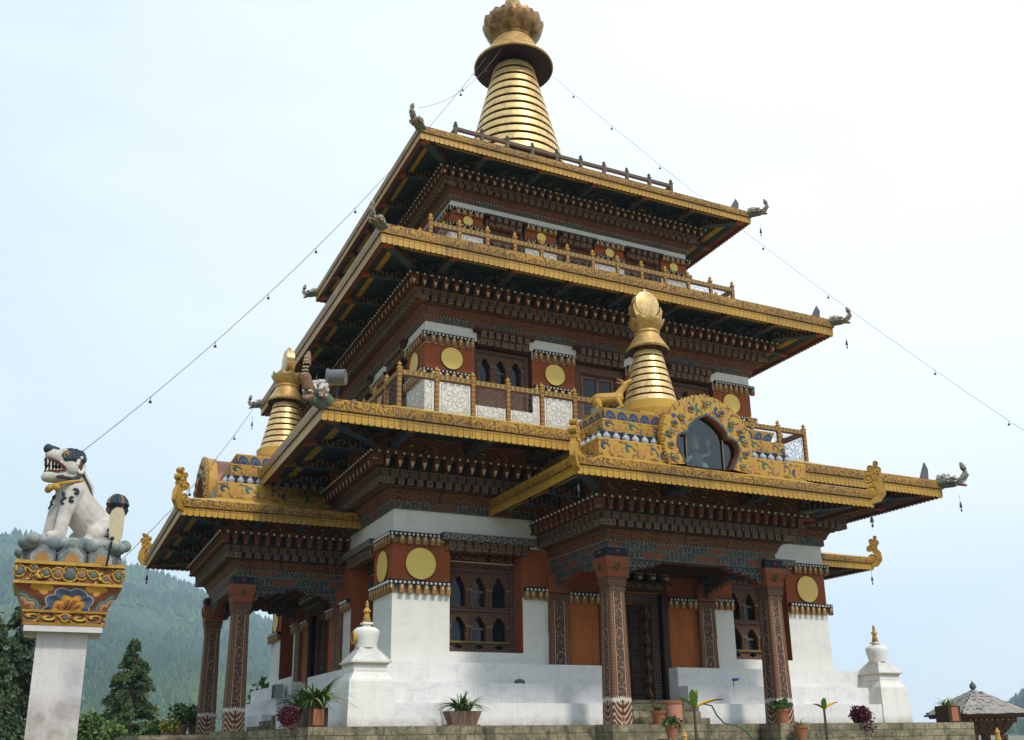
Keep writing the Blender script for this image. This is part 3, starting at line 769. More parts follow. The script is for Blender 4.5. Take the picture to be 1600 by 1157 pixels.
for k in (0, 1):
    for s in (-1, 1):
        x0, x1 = sorted((s * 5.08, s * 3.17))
        w = lattice_window(temple, k, A1, .5, x0, x1, 1.7, 3.76, [(2.0, 2.33, 2.6), (2.83, 3.22, 3.58)])
        m = MB(); sw = [(3.76, 3.9, 'carved', .0), (3.9, 3.93, 'cream paint', -.005), (3.93, 4.3, 'carved', -.08)]
        for za, zb, mt, off in sw:
            m.mat(mt); m.face([(x0, off, za), (x1, off, za), (x1, off, zb), (x0, off, zb)], [(0, 0), (1.91, 0), (1.91, 1), (0, 1)]); m.box(x0, x1, off + .001, .12, za, zb, skip='f')
        m.build('window_head', w)
        lx = sorted((s * 5.33, s * 2.85)); lintel(temple, k, A1, lx[0], lx[1], 4.05, 4.47, tier=1)
        x0, x1 = sorted((s * 3.92, s * 2.23))
        lattice_window(temple, k, A2, .22, x0, x1, 8.3, 9.98, [(9.05, 9.5, 9.76)], diam=False)
        lintel(temple, k, A2, x0 - .06, x1 + .06, 10.0, 10.45, tier=2)
        x0, x1 = sorted((s * 3.13, s * 1.78))
        lattice_window(temple, k, A3, .12, x0, x1, 12.95, 14.5, [(13.35, 13.75, 14.1)])
        lintel(temple, k, A3, x0 - .04, x1 + .04, 14.4, 14.74, tier=2)
    # middle windows
    w = empty('window', parent=temple); w.matrix_local = RZ(k) @ Matrix.Translation((0, -A2 + .2, 0)); m = MB()
    m.mat('arch').box(-.83, -.6, -.08, .1, 8.3, 9.98); m.box(.6, .83, -.08, .1, 8.3, 9.98); m.box(-.6, .6, -.08, .1, 9.75, 9.98); m.box(-.6, .6, -.08, .1, 8.3, 8.5)
    m.mat('reveal').box(-.6, -.54, -.02, .1, 8.5, 9.75); m.box(.54, .6, -.02, .1, 8.5, 9.75); m.box(-.54, .54, -.02, .1, 9.69, 9.75)
    m.mat('clay brown'); m.box(-.54, -.47, 0, .06, 8.5, 9.69); m.box(.47, .54, 0, .06, 8.5, 9.69); m.box(-.04, .04, 0, .06, 8.5, 9.69); m.box(-.47, -.04, 0, .06, 9.0, 9.08); m.box(.04, .47, 0, .06, 9.0, 9.08); m.box(-.47, .47, 0, .06, 9.63, 9.69)
    m.build('window_frame', w)
    g = MB(); g.mat('glass').face([(-.54, .04, 8.5), (.54, .04, 8.5), (.54, .04, 9.69), (-.54, .04, 9.69)]); g.build('pane', w)
    lintel(temple, k, A2, -.9, .9, 10.0, 10.45, tier=2)
    w = lattice_window(temple, k, A3, .12, -.66, .66, 12.95, 14.5, [(13.35, 13.75, 14.1)])
    lintel(temple, k, A3, -.7, .7, 14.4, 14.74, tier=2)

# ---- cornices and roofs
roof1 = empty('lower_roof', parent=temple); roof2 = empty('middle_roof', parent=temple); roof3 = empty('top_roof', parent=temple)
mb = MB(); kr1, zr1 = cornice(mb, square, A1, 4.98, 1.12, .85, sides=(0, 1, 2)); mb.build('cornice', roof1)
mb = MB(); kr2, zr2 = cornice(mb, square, A2, 10.46, 1.0, .68, red=True, sides=(0, 1, 2)); mb.build('cornice', roof2)
mb = MB(); kr3, zr3 = cornice(mb, square, A3, 15.02, .78, .5, red=True, sides=(0, 1, 2), sp=.27); mb.build('cornice', roof3)
E1, E2, E3 = 8.93, 7.22, 5.715
eave(square, kr1, zr1, E1, 6.15, 6.6, 'panel red', roof1, 1.84, [(6.75, 7.42), (6.6, 7.5), (5.0, 7.52)])
eave(square, kr2, zr2, E2, 11.47, 11.97, 'panel blue', roof2, 1.74, [(5.5, 12.65), (5.3, 12.72), (4.0, 12.74)])
eave(square, kr3, zr3, E3, 15.76, 16.14, 'panel blue', roof3, 1.55, [(4.15, 16.8), (3.0, 16.9), (2.4, 17.3)])
put_rafters(roof1, 0, kr1, E1, zr1, 6.15, [-6.84, -4.93, -3.3, 3.3, 4.93, 6.84], (0, 1, 3))
put_rafters(roof2, 0, kr2, E2, zr2, 11.47, [-5.2, -3.47, -1.74, 0, 1.74, 3.47, 5.2], (0, 1, 3))
put_rafters(roof3, 0, kr3, E3, zr3, 15.76, [-3.6, -1.9, -.25, 1.5, 3.3][:5] if False else [-3.6, -1.8, 0, 1.8, 3.6], (0, 1, 3))

# ---- corner ornaments: upturned beast heads on the big roofs
def makara(tk='beast grey'):
    m = MB()    # points towards -y... local +x is outwards
    m.mat('verdigris').cap((-.35, 0, .0), (.18, 0, .12), .2, .19, 10, 1); m.cap((-.1, 0, -.05), (.25, 0, -.06), .13, .1, 10)
    m.mat('bone white').cap((.1, 0, .2), (.4, 0, .12), .16, .1, 10)
    m.mat(tk).tube([(.32, 0, .12), (.5, 0, .16), (.58, 0, .35), (.56, 0, .6), (.53, 0, .8), (.5, 0, .9)], [.11, .12, .11, .085, .065, .03], 8)
    for i in range(7):
        z = .3 + i * .075; m.mat('cream paint').box(.565 + .0, .565 + .1 - i * .008, -.06 + i * .003, .06 - i * .003, z, z + .018)
    m.mat('trunk brown').cap((.38, 0, -.03), (.55, 0, -.12), .09, .05, 8); m.mat('bone white').tube([(.4, .06, .04), (.5, .07, .06), (.56, .06, .02)], [.03, .025, .01], 5); m.tube([(.4, -.06, .04), (.5, -.07, .06), (.56, -.06, .02)], [.03, .025, .01], 5)
    for s in (-1, 1):
        m.mat('bone white').tube([(.2 + .12 * cos(t), s * .19, .1 + .12 * sin(t)) for t in [i * .6 - 1 for i in range(9)]], [.045] * 8 + [.02], 6)
        m.mat('bone white').ball((.28, s * .13, .26), .05, 8, 5); m.mat('void').ball((.3, s * .16, .265), .022, 6, 4)
        m.mat('trunk brown').ball((.17, s * .16, .08), .1, 8, 5, (1, .6, 1.2))
        m.mat('bone white')
        for j, (x, z, r) in enumerate([(.08, .3, .07), (-.03, .33, .08), (-.12, .27, .07), (.02, .4, .06), (.14, .37, .05), (-.12, .38, .05)]):
            m.ball((x, s * .07, z), r, 8, 5)
        m.mat('slate').tube([(.0, s * .09, .36), (-.05, s * .13, .5), (-.02, s * .12, .64)], [.03, .018, .004], 5) if tk != 'beast grey' else None
    return m
mk0 = None
def put_makara(parent, sx, sy, E_, z, sc):
    global mk0
    if E_ > 8 and sx < 0 and sy < 0: o = makara('trunk brown').build('beast_head', parent)
    elif mk0 is None: mk0 = makara().build('beast_head', parent); o = mk0
    else: o = mk0.copy(); COL.objects.link(o); o.parent = parent
    o.matrix_local = Matrix.Translation((sx * (E_ + .05), sy * (E_ + .05), z)) @ Matrix.Rotation(atan2(sy, sx), 4, 'Z') @ Matrix.Scale(sc, 4) @ Matrix.Diagonal((1, 1, 1 if (E_ > 8 and sx < 0 and sy < 0) else .66, 1))
for sx, sy in ((-1, -1), (1, -1), (-1, 1)):
    put_makara(roof1, sx, sy, E1, 6.5, 1.0); put_makara(roof2, sx, sy, E2, 11.86, .78); put_makara(roof3, sx, sy, E3, 16.05, .8)
# upright fins just behind the corner heads
for rf, E_, z, sc in ((roof1, E1, 6.62, 1), (roof2, E2, 11.98, .8), (roof3, E3, 16.15, .8)):
    m = MB(); m.mat('slate'); m.poly_prism([(E_ - .75, z), (E_ - .45, z), (E_ - .42, z + .28 * sc), (E_ - .52, z + .48 * sc), (E_ - .66, z + .2 * sc)], -E_ + .02, -E_ + .07); m.build('roof_fin', rf)

# ---- railings
def tracery(w, h):
    m = MB(); m.mat('tracery'); q = min(w, h) * .45; cz = h / 2
    def T(pts, r=.006, closed=False): m.tube(pts, r * .8, 3, closed, False)
    circ = lambda cx, cz, r, n=20, a0=0, a1=2 * pi: [(cx + r * cos(a0 + (a1 - a0) * i / n), 0, cz + r * sin(a0 + (a1 - a0) * i / n)) for i in range(n + (0 if abs(a1 - a0 - 2 * pi) < .01 else 1))]
    T(circ(0, cz, q, 28), .005, True); T(circ(0, cz, q * .9, 28), .003, True); T(circ(0, cz, q * .2, 12), .007, True)
    for i in range(8):
        a = i * pi / 4; c, s_ = cos(a), sin(a)
        T(circ(q * .52 * c, cz + q * .52 * s_, q * .17, 10), .006, True)
        T([(q * .2 * c, 0, cz + q * .2 * s_), (q * .34 * cos(a + .25), 0, cz + q * .34 * sin(a + .25)), (q * .7 * cos(a + .32), 0, cz + q * .7 * sin(a + .32)), (q * .86 * cos(a + .1), 0, cz + q * .86 * sin(a + .1)), (q * .7 * cos(a - .1), 0, cz + q * .7 * sin(a - .1))], .006)
    X, Z0, Z1 = w / 2 - .02, .03, h - .03
    for i in range(2):
        e = .0 + i * .05; T([(-X + e, 0, Z0 + e), (X - e, 0, Z0 + e), (X - e, 0, Z1 - e), (-X + e, 0, Z1 - e)], .006, True)
    for sx in (-1, 1):
        for sz in (-1, 1):
            cx, c2 = sx * X * .96, cz + sz * (Z1 - cz) * .96
            T([(cx - sx * .04, 0, c2), (cx - sx * .04, 0, c2 - sz * .16), (cx - sx * .1, 0, c2 - sz * .16), (cx - sx * .1, 0, c2 - sz * .08), (cx - sx * .17, 0, c2 - sz * .08), (cx - sx * .17, 0, c2)], .006)
            T(circ(sx * X * .72, cz + sz * (Z1 - cz) * .7, .06, 8), .006, True)
    return m
def post_mb(h, w=.048, m1='post'):
    m = MB(); m.mat(m1).box(-w, w, -w, w, 0, h); m.mat('gold paint' if m1 == 'post' else 'drab').box(-w * 1.3, w * 1.3, -w * 1.3, w * 1.3, h, h + .03)
    m.lathe([(w * .5, h + .03), (w * .5, h + .05), (w * 1.15, h + .09), (w * 1.1, h + .13), (w * .3, h + .17), (0, h + .21)], 8)
    return m
def railing(parent, s, z0, h, nb, sides, pan=True, drab=False, tall=1.0):
    bay = 2 * s / nb; post0 = pan0 = None
    for k in sides:
        r = empty('railing', parent=parent); r.matrix_local = RZ(k) @ Matrix.Translation((0, -s, z0))
        m = MB(); rm = 'drab' if drab else 'rail'
        m.mat(rm)
        zs = (h - .16, h - .03)
        if drab:
            m.box(-s, s, -.035, .035, h - .36, h - .28); zs = (h - .13, h - .03)
        m.face([(-s, -.04, zs[0]), (s, -.04, zs[0]), (s, -.04, zs[1]), (-s, -.04, zs[1])], [(0, 0), (2 * s, 0), (2 * s, 1), (0, 1)])
        m.box(-s, s, -.039, .04, zs[0], zs[1], skip='f'); m.mat('reveal').box(-s, s, -.025, .025, zs[0] - .03, zs[0]); m.mat('blue').box(-s, s, -.03, .03, .0, .05)
        m.build('handrail', r)
        for i in range(nb if k in (0,) else nb + 0):
            pass
        for i in range(nb + 1):
            if k != 0 and i in ((0,) if k == 3 else (nb,)): continue      # shared corner posts
            if post0 is None: post0 = post_mb(h * 1.0 + (tall - 1) * .12, m1='drab' if drab else 'post').build('post', r); o = post0
            else: o = post0.copy(); COL.objects.link(o); o.parent = r
            o.location = (-s + bay * i, 0, 0)
        if pan:
            for i in range(nb):
                if pan0 is None: pan0 = tracery(bay - .11, h - .24).build('openwork_panel', r); o = pan0
                else: o = pan0.copy(); COL.objects.link(o); o.parent = r
                o.location = (-s + bay * (i + .5), 0, .05)
railing(temple, 6.4, 7.48, 1.08, 13, (0, 1, 3))
railing(temple, 5.17, 12.72, .86, 12, (0, 1, 3), tall=1.35)
railing(temple, 3.94, 16.82, .93, 9, (0, 1, 3), pan=False, drab=True)

# ---- main spire
sp = empty('spire', parent=temple)
m = MB(); m.mat('gold paint').lathe([(2.5, 17.0), (2.45, 17.5), (2.2, 18.0), (2.05, 18.2)], 40); m.box(-1.9, 1.9, -1.9, 1.9, 18.2, 18.7); m.build('spire_base', sp)
r0, z0, r1, z1, n = 1.86, 19.35, .74, 23.85, 12
m = MB(); m.mat('ring gap').lathe([(1.8, 18.7), (1.64, 19.3), (r1 - .2, z1 + .3)], 40)
m.build('spire_core', sp)
for i in range(n):
    f0, f1 = i / n, (i + .68) / n
    ra, rb = r0 + (r1 - r0) * f0, r0 + (r1 - r0) * f1; za, zb = z0 + (z1 - z0) * f0, z0 + (z1 - z0) * f1
    m = MB(); m.mat('ring gap').lathe([(ra - .3, za), (ra - .02, za)], 48, smooth=False); m.mat('ring gold').lathe([(ra - .02, za), (ra, za + .015), (rb, zb)], 48); m.lathe([(rb, zb), (rb - .3, zb)], 48, smooth=False); m.build('spire_ring', sp)
m = MB(); m.mat('disc under').lathe([(.6, 24.05), (1.0, 23.97), (1.4, 23.86), (1.45, 23.84)], 48); m.mat('aged gold').lathe([(1.45, 23.84), (1.49, 23.88), (1.46, 23.96), (1.28, 24.08), (1.1, 24.3), (.95, 24.6), (.83, 24.85), (.74, 25.0), (.7, 25.05)], 48)
m.build('canopy_disc', sp)
m = MB(); m.mat('crown gold').lathe([(.68, 25.02), (.75, 25.07), (.75, 25.13), (.66, 25.18)], 32)
m.petals([(.66, 25.14), (.82, 25.24), (.97, 25.4), (1.07, 25.58), (1.12, 25.76), (1.11, 25.9)], 12, spread=1.06)
m.mat('petal shade').petals([(.62, 25.14), (.78, 25.24), (.92, 25.4), (1.02, 25.6), (1.06, 25.8), (1.05, 25.92)], 12, off=.5, spread=1.0); m.lathe([(.6, 25.15), (.85, 25.4), (.92, 25.6), (.6, 25.62), (0, 25.62)], 32)  # inner petals and cup in darker gold, painting the shade between petals
m.build('lotus_cup', sp)
m = MB(); m.mat('ring gold').lathe([(.5, 25.6), (.52, 25.75), (.36, 25.95), (.22, 26.05), (.2, 26.5), (.32, 26.8), (.2, 27.2), (0, 27.6)], 24)
for i in range(8): m.ball((.42 * cos(i * pi / 4), .42 * sin(i * pi / 4), 25.86), .1, 8, 6)
m.build('finial', sp)
# ------------------------------------------------------------------ porches
def column_mb(h=3.0, a=.245, b=.2):
    m = MB(); m.mat('column')
    for k in range(4):
        m.M = RZ(k)
        for j in range(6):
            z0, z1 = h * j / 6, h * (j + 1) / 6; w0, w1 = a + (b - a) * j / 6, a + (b - a) * (j + 1) / 6
            e0, e1 = w0 * .9, w1 * .9
            m.face([(-e0, -w0, z0), (e0, -w0, z0), (e1, -w1, z1), (-e1, -w1, z1)], [(-1, z0), (1, z0), (1, z1), (-1, z1)])
            m.face([(e0, -w0, z0), (w0, -e0, z0), (w1, -e1, z1), (e1, -w1, z1)], [(.93, z0), (.93, z0), (.93, z1), (.93, z1)])
    m.M = Matrix.Identity(4)
    m.mat('capital').box(-.215, .215, -.215, .215, 2.86, 2.93); m.box(-.225, .225, -.225, .225, 2.97, 3.03)
    m.mat('arch').box(-.235, .235, -.235, .235, 3.03, 3.13); m.mat('reveal').box(-.25, .25, -.25, .25, 3.13, 3.18)
    return m
def capital_mb():
    m = MB(); m.mat('beam cap')
    for z0, z1, a, b in ((3.18, 3.3, .24, .27), (3.3, 3.36, .25, .25), (3.36, 3.5, .27, .31), (3.5, 3.62, .31, .31)):
        for k in range(4):
            m.M = RZ(k); m.face([(-a, -a, z0), (a, -a, z0), (b, -b, z1), (-b, -b, z1)])
            m.face([(-b, -b, z1), (b, -b, z1), (0, 0, z1)])
            m.face([(a, -a, z0), (-a, -a, z0), (0, 0, z0)])
        m.M = Matrix.Identity(4)
    for k in range(4):
        m.M = RZ(k)
        m.mat('olive'); d = .085; m.poly_prism([(0, 3.29), (d, 3.41), (0, 3.53), (-d, 3.41)], -.315, -.25); m.mat('dark back').poly_prism([(0, 3.32), (d * .75, 3.41), (0, 3.5), (-d * .75, 3.41)], -.322, -.3); m.mat('bracket red').poly_prism([(0, 3.36), (d * .45, 3.41), (0, 3.46), (-d * .45, 3.41)], -.327, -.3)
    m.M = Matrix.Identity(4)
    m.mat('navy').box(-.27, .27, -.27, .27, 3.62, 3.85)
    for k in range(4):
        m.M = RZ(k); m.mat('beam cap').ball((.0, -.285, 3.735), .05, 10, 6)
        m.mat('verdigris').box(-.29, .29, -.29, -.26, 3.82, 3.85)
    m.M = Matrix.Identity(4)
    return m
def arm(m, L=1.05, h=.36, y=.1):
    """cloud-carved bracket arm along +x below z=3.62"""
    T = 3.66; pts = [(0, .42), (.14, .40), (.2, .28), (.34, .3), (.4, .2), (.56, .24), (.62, .15), (.8, .19), (.86, .1), (1.0, .1), (1.06, .02)]
    for (xa, ha), (xb, hb) in zip(pts, pts[1:]):
        xa *= L; xb *= L
        for yy, fl in ((-y, 0), (y, 1)):
            q = [(xa, yy, T - ha), (xb, yy, T - hb), (xb, yy, T), (xa, yy, T)]; u = [(xa, 1 - ha / .42), (xb, 1 - hb / .42), (xb, 1), (xa, 1)]
            m.mat('arm scroll').face(q[::-1] if fl else q, u[::-1] if fl else u)
        m.mat('bracket red').face([(xa, y, T - ha), (xb, y, T - hb), (xb, -y, T - hb), (xa, -y, T - ha)])
CX, CY = 2.22, 9.14
colm = capm = pil = armm = None
def inst(store, mbf, name, parent, M):
    if store[0] is None: store[0] = mbf().build(name, parent); o = store[0]
    else: o = store[0].copy(); COL.objects.link(o); o.parent = parent
    o.matrix_local = M; return o
S_col, S_cap, S_pil, S_arm, S_fin = [None], [None], [None], [None], [None]
def pilaster_mb():
    m = MB(); m.mat('column')
    for z0, z1 in ((1.41, 2.2), (2.2, 3.0)):
        m.face([(-.27, -.12, z0), (.27, -.12, z0), (.25, -.12, z1), (-.25, -.12, z1)], [(-1, z0 + .3), (1, z0 + .3), (1, z1 + .3), (-1, z1 + .3)])
        m.face([(-.27, 0, z0), (-.27, -.12, z0), (-.25, -.12, z1), (-.25, 0, z1)], [(.75, z0), (.95, z0), (.95, z1), (.75, z1)]); m.face([(.27, -.12, z0), (.27, 0, z0), (.25, 0, z1), (.25, -.12, z1)], [(.75, z0), (.95, z0), (.95, z1), (.75, z1)])
    m.mat('arch').box(-.28, .28, -.15, 0, 3.0, 3.16); m.mat('beam cap').box(-.3, .3, -.2, 0, 3.18, 3.62)
    return m
def arm_mb():
    m = MB(); arm(m); return m
def swirl_finial():
    """gold curled-up scroll; +x outwards"""
    m = MB(); m.mat('gold paint')
    P = [(-.2, -.02), (-.05, -.08), (.08, -.04), (.17, .08), (.17, .24), (.08, .38), (.02, .5), (.06, .62), (.14, .7)]
    Wd = [.07, .1, .12, .12, .1, .09, .1, .08, .04]
    def ribbon(P, Wd, th):
        L, R = [], []
        for i, (x, z) in enumerate(P):
            a = P[max(0, i - 1)]; b = P[min(len(P) - 1, i + 1)]; dx, dz = b[0] - a[0], b[1] - a[1]; l = sqrt(dx * dx + dz * dz)
            nx, nz = -dz / l, dx / l; L.append((x + nx * Wd[i], z + nz * Wd[i])); R.append((x - nx * Wd[i], z - nz * Wd[i]))
        for i in range(len(P) - 1):
            for y in (-th, th): m.face([(L[i][0], y, L[i][1]), (R[i][0], y, R[i][1]), (R[i + 1][0], y, R[i + 1][1]), (L[i + 1][0], y, L[i + 1][1])])
            for S in (L, R): m.face([(S[i][0], -th, S[i][1]), (S[i + 1][0], -th, S[i + 1][1]), (S[i + 1][0], th, S[i + 1][1]), (S[i][0], th, S[i][1])])
    ribbon(P, Wd, .055)
    for cx, cz, r in ((-.02, .12, .12), (.1, .46, .08), (-.07, .42, .09), (.16, .6, .08), (.0, .66, .07), (.13, .76, .06)):
        m.lathe([(0, -.075), (r * .35, -.075), (r * .6, -.05), (r, -.075), (r, .075), (r * .6, .05), (r * .35, .075), (0, .075)], 14, (cx, 0, cz), axis='y')
    return m
for k in (0, 1, 3):
    p = empty('porch', parent=temple); p.matrix_local = RZ(k)
    for sx in (-1, 1):
        inst(S_col, column_mb, 'column', p, Matrix.Translation((sx * CX, -CY, 0)))
        inst(S_cap, capital_mb, 'capital', p, Matrix.Translation((sx * CX, -CY, 0)))
        if k != 3: inst(S_pil, pilaster_mb, 'pilaster', p, Matrix.Translation((sx * CX, -A1, 0)))
        # arms along the front beam and along the side beams
        inst(S_arm, arm_mb, 'bracket_arm', p, Matrix.Translation((sx * (CX - .25), -CY, 0)) @ Matrix.Rotation(0 if sx < 0 else pi, 4, 'Z'))
        inst(S_arm, arm_mb, 'bracket_arm', p, Matrix.Translation((sx * CX, -CY + .25, 0)) @ Matrix.Rotation(pi / 2, 4, 'Z'))
        inst(S_arm, arm_mb, 'bracket_arm', p, Matrix.Translation((sx * CX, -A1 - .15, 0)) @ Matrix.Rotation(-pi / 2, 4, 'Z'))
    m = MB(); m.mat('beam')
    for (a, b) in seglist(porchpath(.14)):
        m.strip(((*a, 3.62), (*b, 3.62)), ((*a, 3.85), (*b, 3.85)), 0, (Vector(b) - Vector(a)).length)
    for (a, b) in seglist(porchpath(-.14)[::-1]): m.strip(((*a, 3.62), (*b, 3.62)), ((*a, 3.85), (*b, 3.85)), 0, (Vector(b) - Vector(a)).length)
    m.mat('reveal'); pa, pb = porchpath(.14), porchpath(-.14)
    for i in range(3): m.face([(*pb[i], 3.625), (*pb[i + 1], 3.625), (*pa[i + 1], 3.625), (*pa[i], 3.625)])
    m.build('architrave', p)
    m = MB(); m.mat('reveal').box(-CX + .1, CX - .1, -CY + .1, -A1, 3.86, 3.95)
    for i in range(8): m.mat('dark wood').box(-CX + .1, CX - .1, -CY + .2 + i * .32, -CY + .28 + i * .32, 3.76, 3.86)
    m.build('porch_ceiling', p)
    m = MB(); krp, zrp = cornice(m, porchpath, .1, 3.85, 1.03, .65, tri=False, sp=.27); m.build('cornice', p)
    eave(porchpath, krp, zrp, 1.86, 4.98, 5.36, 'panel red', p, 1.9, [(1.0, 5.62), (.9, 5.64)])
    L = 1.86 - krp + .1 - .12
    RB = rafter(L, zrp, 4.98, .085); first = None
    spots = [Matrix.Translation((x, -CY - krp + .1, 0)) for x in (-1.1, 1.1)] + [Matrix.Translation((-CX - krp + .1, -CY + y, 0)) @ Matrix.Rotation(-pi / 2, 4, 'Z') for y in (.1, 1.2)] + \
            [Matrix.Translation((CX + krp - .1, -CY + y, 0)) @ Matrix.Rotation(pi / 2, 4, 'Z') for y in (.1, 1.2)]
    for M in spots:
        if first is None: first = RB.build('rafter', p); o = first
        else: o = first.copy(); COL.objects.link(o); o.parent = p
        o.matrix_local = M
    H = rafter(L * 1.38, zrp, 4.98, .11); o = H.build('hip_rafter', p); o.matrix_local = Matrix.Translation((-CX - krp + .1, -CY - krp + .1, 0)) @ Matrix.Rotation(-pi / 4, 4, 'Z')
    o2 = o.copy(); COL.objects.link(o2); o2.parent = p; o2.matrix_local = Matrix.Translation((CX + krp - .1, -CY - krp + .1, 0)) @ Matrix.Rotation(pi / 4, 4, 'Z')
    for sx in (-1, 1):
        inst(S_fin, swirl_finial, 'scroll_finial', p, Matrix.Translation((sx * (CX + 1.86), -CY - 1.86, 5.22)) @ Matrix.Rotation(atan2(-1, sx), 4, 'Z') @ Matrix.Scale(1.05, 4))
    # doorway
    if k != 3:
        d = empty('door', parent=temple); d.matrix_local = RZ(k) @ Matrix.Translation((0, -A1, 0))
        m = MB(); m.mat('frame').box(-.82, -.62, .12, .34, .6, 3.3); m.box(.62, .82, .12, .34, .6, 3.3); m.box(-.62, .62, .12, .34, 3.1, 3.3)
        m.mat('carved').box(-.62, -.5, .22, .42, .6, 3.1); m.box(.5, .62, .22, .42, .6, 3.1); m.box(-.5, .5, .22, .42, 3.0, 3.1)
        m.mat('dark wood').box(-.95, -.82, -.1, .1, .6, 3.34); m.box(.82, .95, -.1, .1, .6, 3.34); m.box(-.95, .95, -.1, .1, 3.34, 3.42)
        m.mat('reveal').box(-1.05, -.95, -.04, .02, 1.41, 3.42); m.box(.95, 1.05, -.04, .02, 1.41, 3.42)
        m.build('door_frame', d)
        m = MB(); m.mat('dark wood').box(-.5, .5, .4, .46, .62, 3.0)
        for r in range(4):
            for c in (-1, 1):
                x = c * .25; z = .75 + r * .56; m.mat('void').box(x - .17, x + .17, .385, .4, z, z + .46); m.mat('dark wood').box(x - .13, x + .13, .378, .385, z + .04, z + .42)
        m.build('door_leaf', d)
        m = MB(); m.mat('dark wood').box(-1.0, 1.0, -.42, 0, 3.5, 3.56); m.mat('carved').box(-.95, .95, -.2, 0, 3.42, 3.5); m.mat('dark back').box(-1.0, 1.0, -.1, 0, 3.56, 3.85)
        for i in range(5):
            x = -.8 + i * .4
            m.mat('slate').ball((x, -.28, 3.7), .13, 10, 7); m.mat('cream paint').ball((x, -.4, 3.66), .06, 8, 5, (1.3, .8, .7)); m.mat('trunk brown').ball((x, -.38, 3.73), .035, 6, 5)
            for s in (-1, 1): m.mat('white paint').ball((x + s * .06, -.385, 3.77), .026, 6, 4); m.mat('disc gold').ball((x + s * .1, -.3, 3.8), .035, 6, 4)
        for i in range(7): m.mat('block').box(-.9 + i * .3 - .06, -.9 + i * .3 + .06, -.3, 0, 3.43, 3.5, unit=True)
        m.build('door_lintel', d)
# ------------------------------------------------------------------ plinth, steps and terrace
pl = empty('plinth', parent=temple)
for k in (0, 1, 2, 3):
    m = MB(); m.M = RZ(k); m.mat('plinth')
    for (s, z0, z1, e) in ((7.0, .94, 1.41, 7.0), (7.4, .49, .94, 7.4), (7.8, 0, .49, 7.8)):
        xe = e if k in (0, 2) else A1 
        gap = [(-xe, -1.0), (.9, xe)] if k != 2 else [(-xe, xe)]
        for a, b in gap: m.box(a, b, -s, -A1 + .001, z0, z1, skip='b' + ('d' if z0 else ''))
    m.build('bench_step', pl)
    if k in (0, 1, 3):
        m = MB(); m.M = RZ(k); m.mat('stone')
        for j in range(4): m.box(-1.0, .9, -8.2 + j * .34, -A1, j * .15, (j + 1) * .15, skip='bd')
        m.build('door_steps', pl)
terrace = MB(); s = 8.9
terrace.mat('stone'); terrace.box(-s, s, -s, s, -1.9, 0, skip='d')
for k in range(4):
    terrace.M = RZ(k)
    for x in (-2.22, 2.22): terrace.box(x - .42, x + .42, -9.62, -s + .001, -1.9, -.002, skip='bd')
    terrace.M = Matrix.Identity(4)
terrace = tag(terrace.build('terrace'), 'moss-stained stone terrace the temple stands on', kind='structure')
ground = MB(); ground.mat('earth')
for i in range(-5, 5):
    for j in range(-5, 5): ground.face([(i * 500, j * 500, -1.9), ((i + 1) * 500, j * 500, -1.9), ((i + 1) * 500, (j + 1) * 500, -1.9), (i * 500, (j + 1) * 500, -1.9)])
tag(ground.build('ground'), 'grassy ground around the terrace', kind='structure')

# ------------------------------------------------------------------ shrines on the porch roofs
def ring_spire(parent, c, r0, r1, z0, z1, n, seg=32):
    m = MB(); m.mat('ring gap').lathe([(r0 - .1, z0), (r1 - .1, z1)], seg, c); m.build('spire_core', parent)
    for i in range(n):
        f0, f1 = i / n, (i + .74) / n
        ra, rb = r0 + (r1 - r0) * f0, r0 + (r1 - r0) * f1; za, zb = z0 + (z1 - z0) * f0, z0 + (z1 - z0) * f1
        m = MB(); m.mat('ring gap').lathe([(ra - .14, za), (ra - .01, za)], seg, c, smooth=False); m.mat('ring gold').lathe([(ra - .01, za), (ra, za + .008), (rb, zb)], seg, c); m.lathe([(rb, zb), (rb - .14, zb)], seg, c, smooth=False); m.build('spire_ring', parent)
def angprof(fn, n=64, a0=-.5 * pi, a1=1.5 * pi): return [fn(a0 + (a1 - a0) * i / n) for i in range(n + 1)]
OUT = [(-1.12, 5.72), (-1.2, 5.95), (-1.26, 6.2), (-1.28, 6.45), (-1.24, 6.7), (-1.12, 6.95), (-.92, 7.17), (-.66, 7.34), (-.36, 7.46), (0, 7.54)]
INN = [(-.62, 5.76), (-.74, 5.95), (-.84, 6.15), (-.86, 6.32), (-.8, 6.45), (-.66, 6.5), (-.56, 6.5), (-.5, 6.68), (-.3, 6.87), (0, 7.02)]
def half(P): return P + [(-x, z) for x, z in P[::-1]][1:]
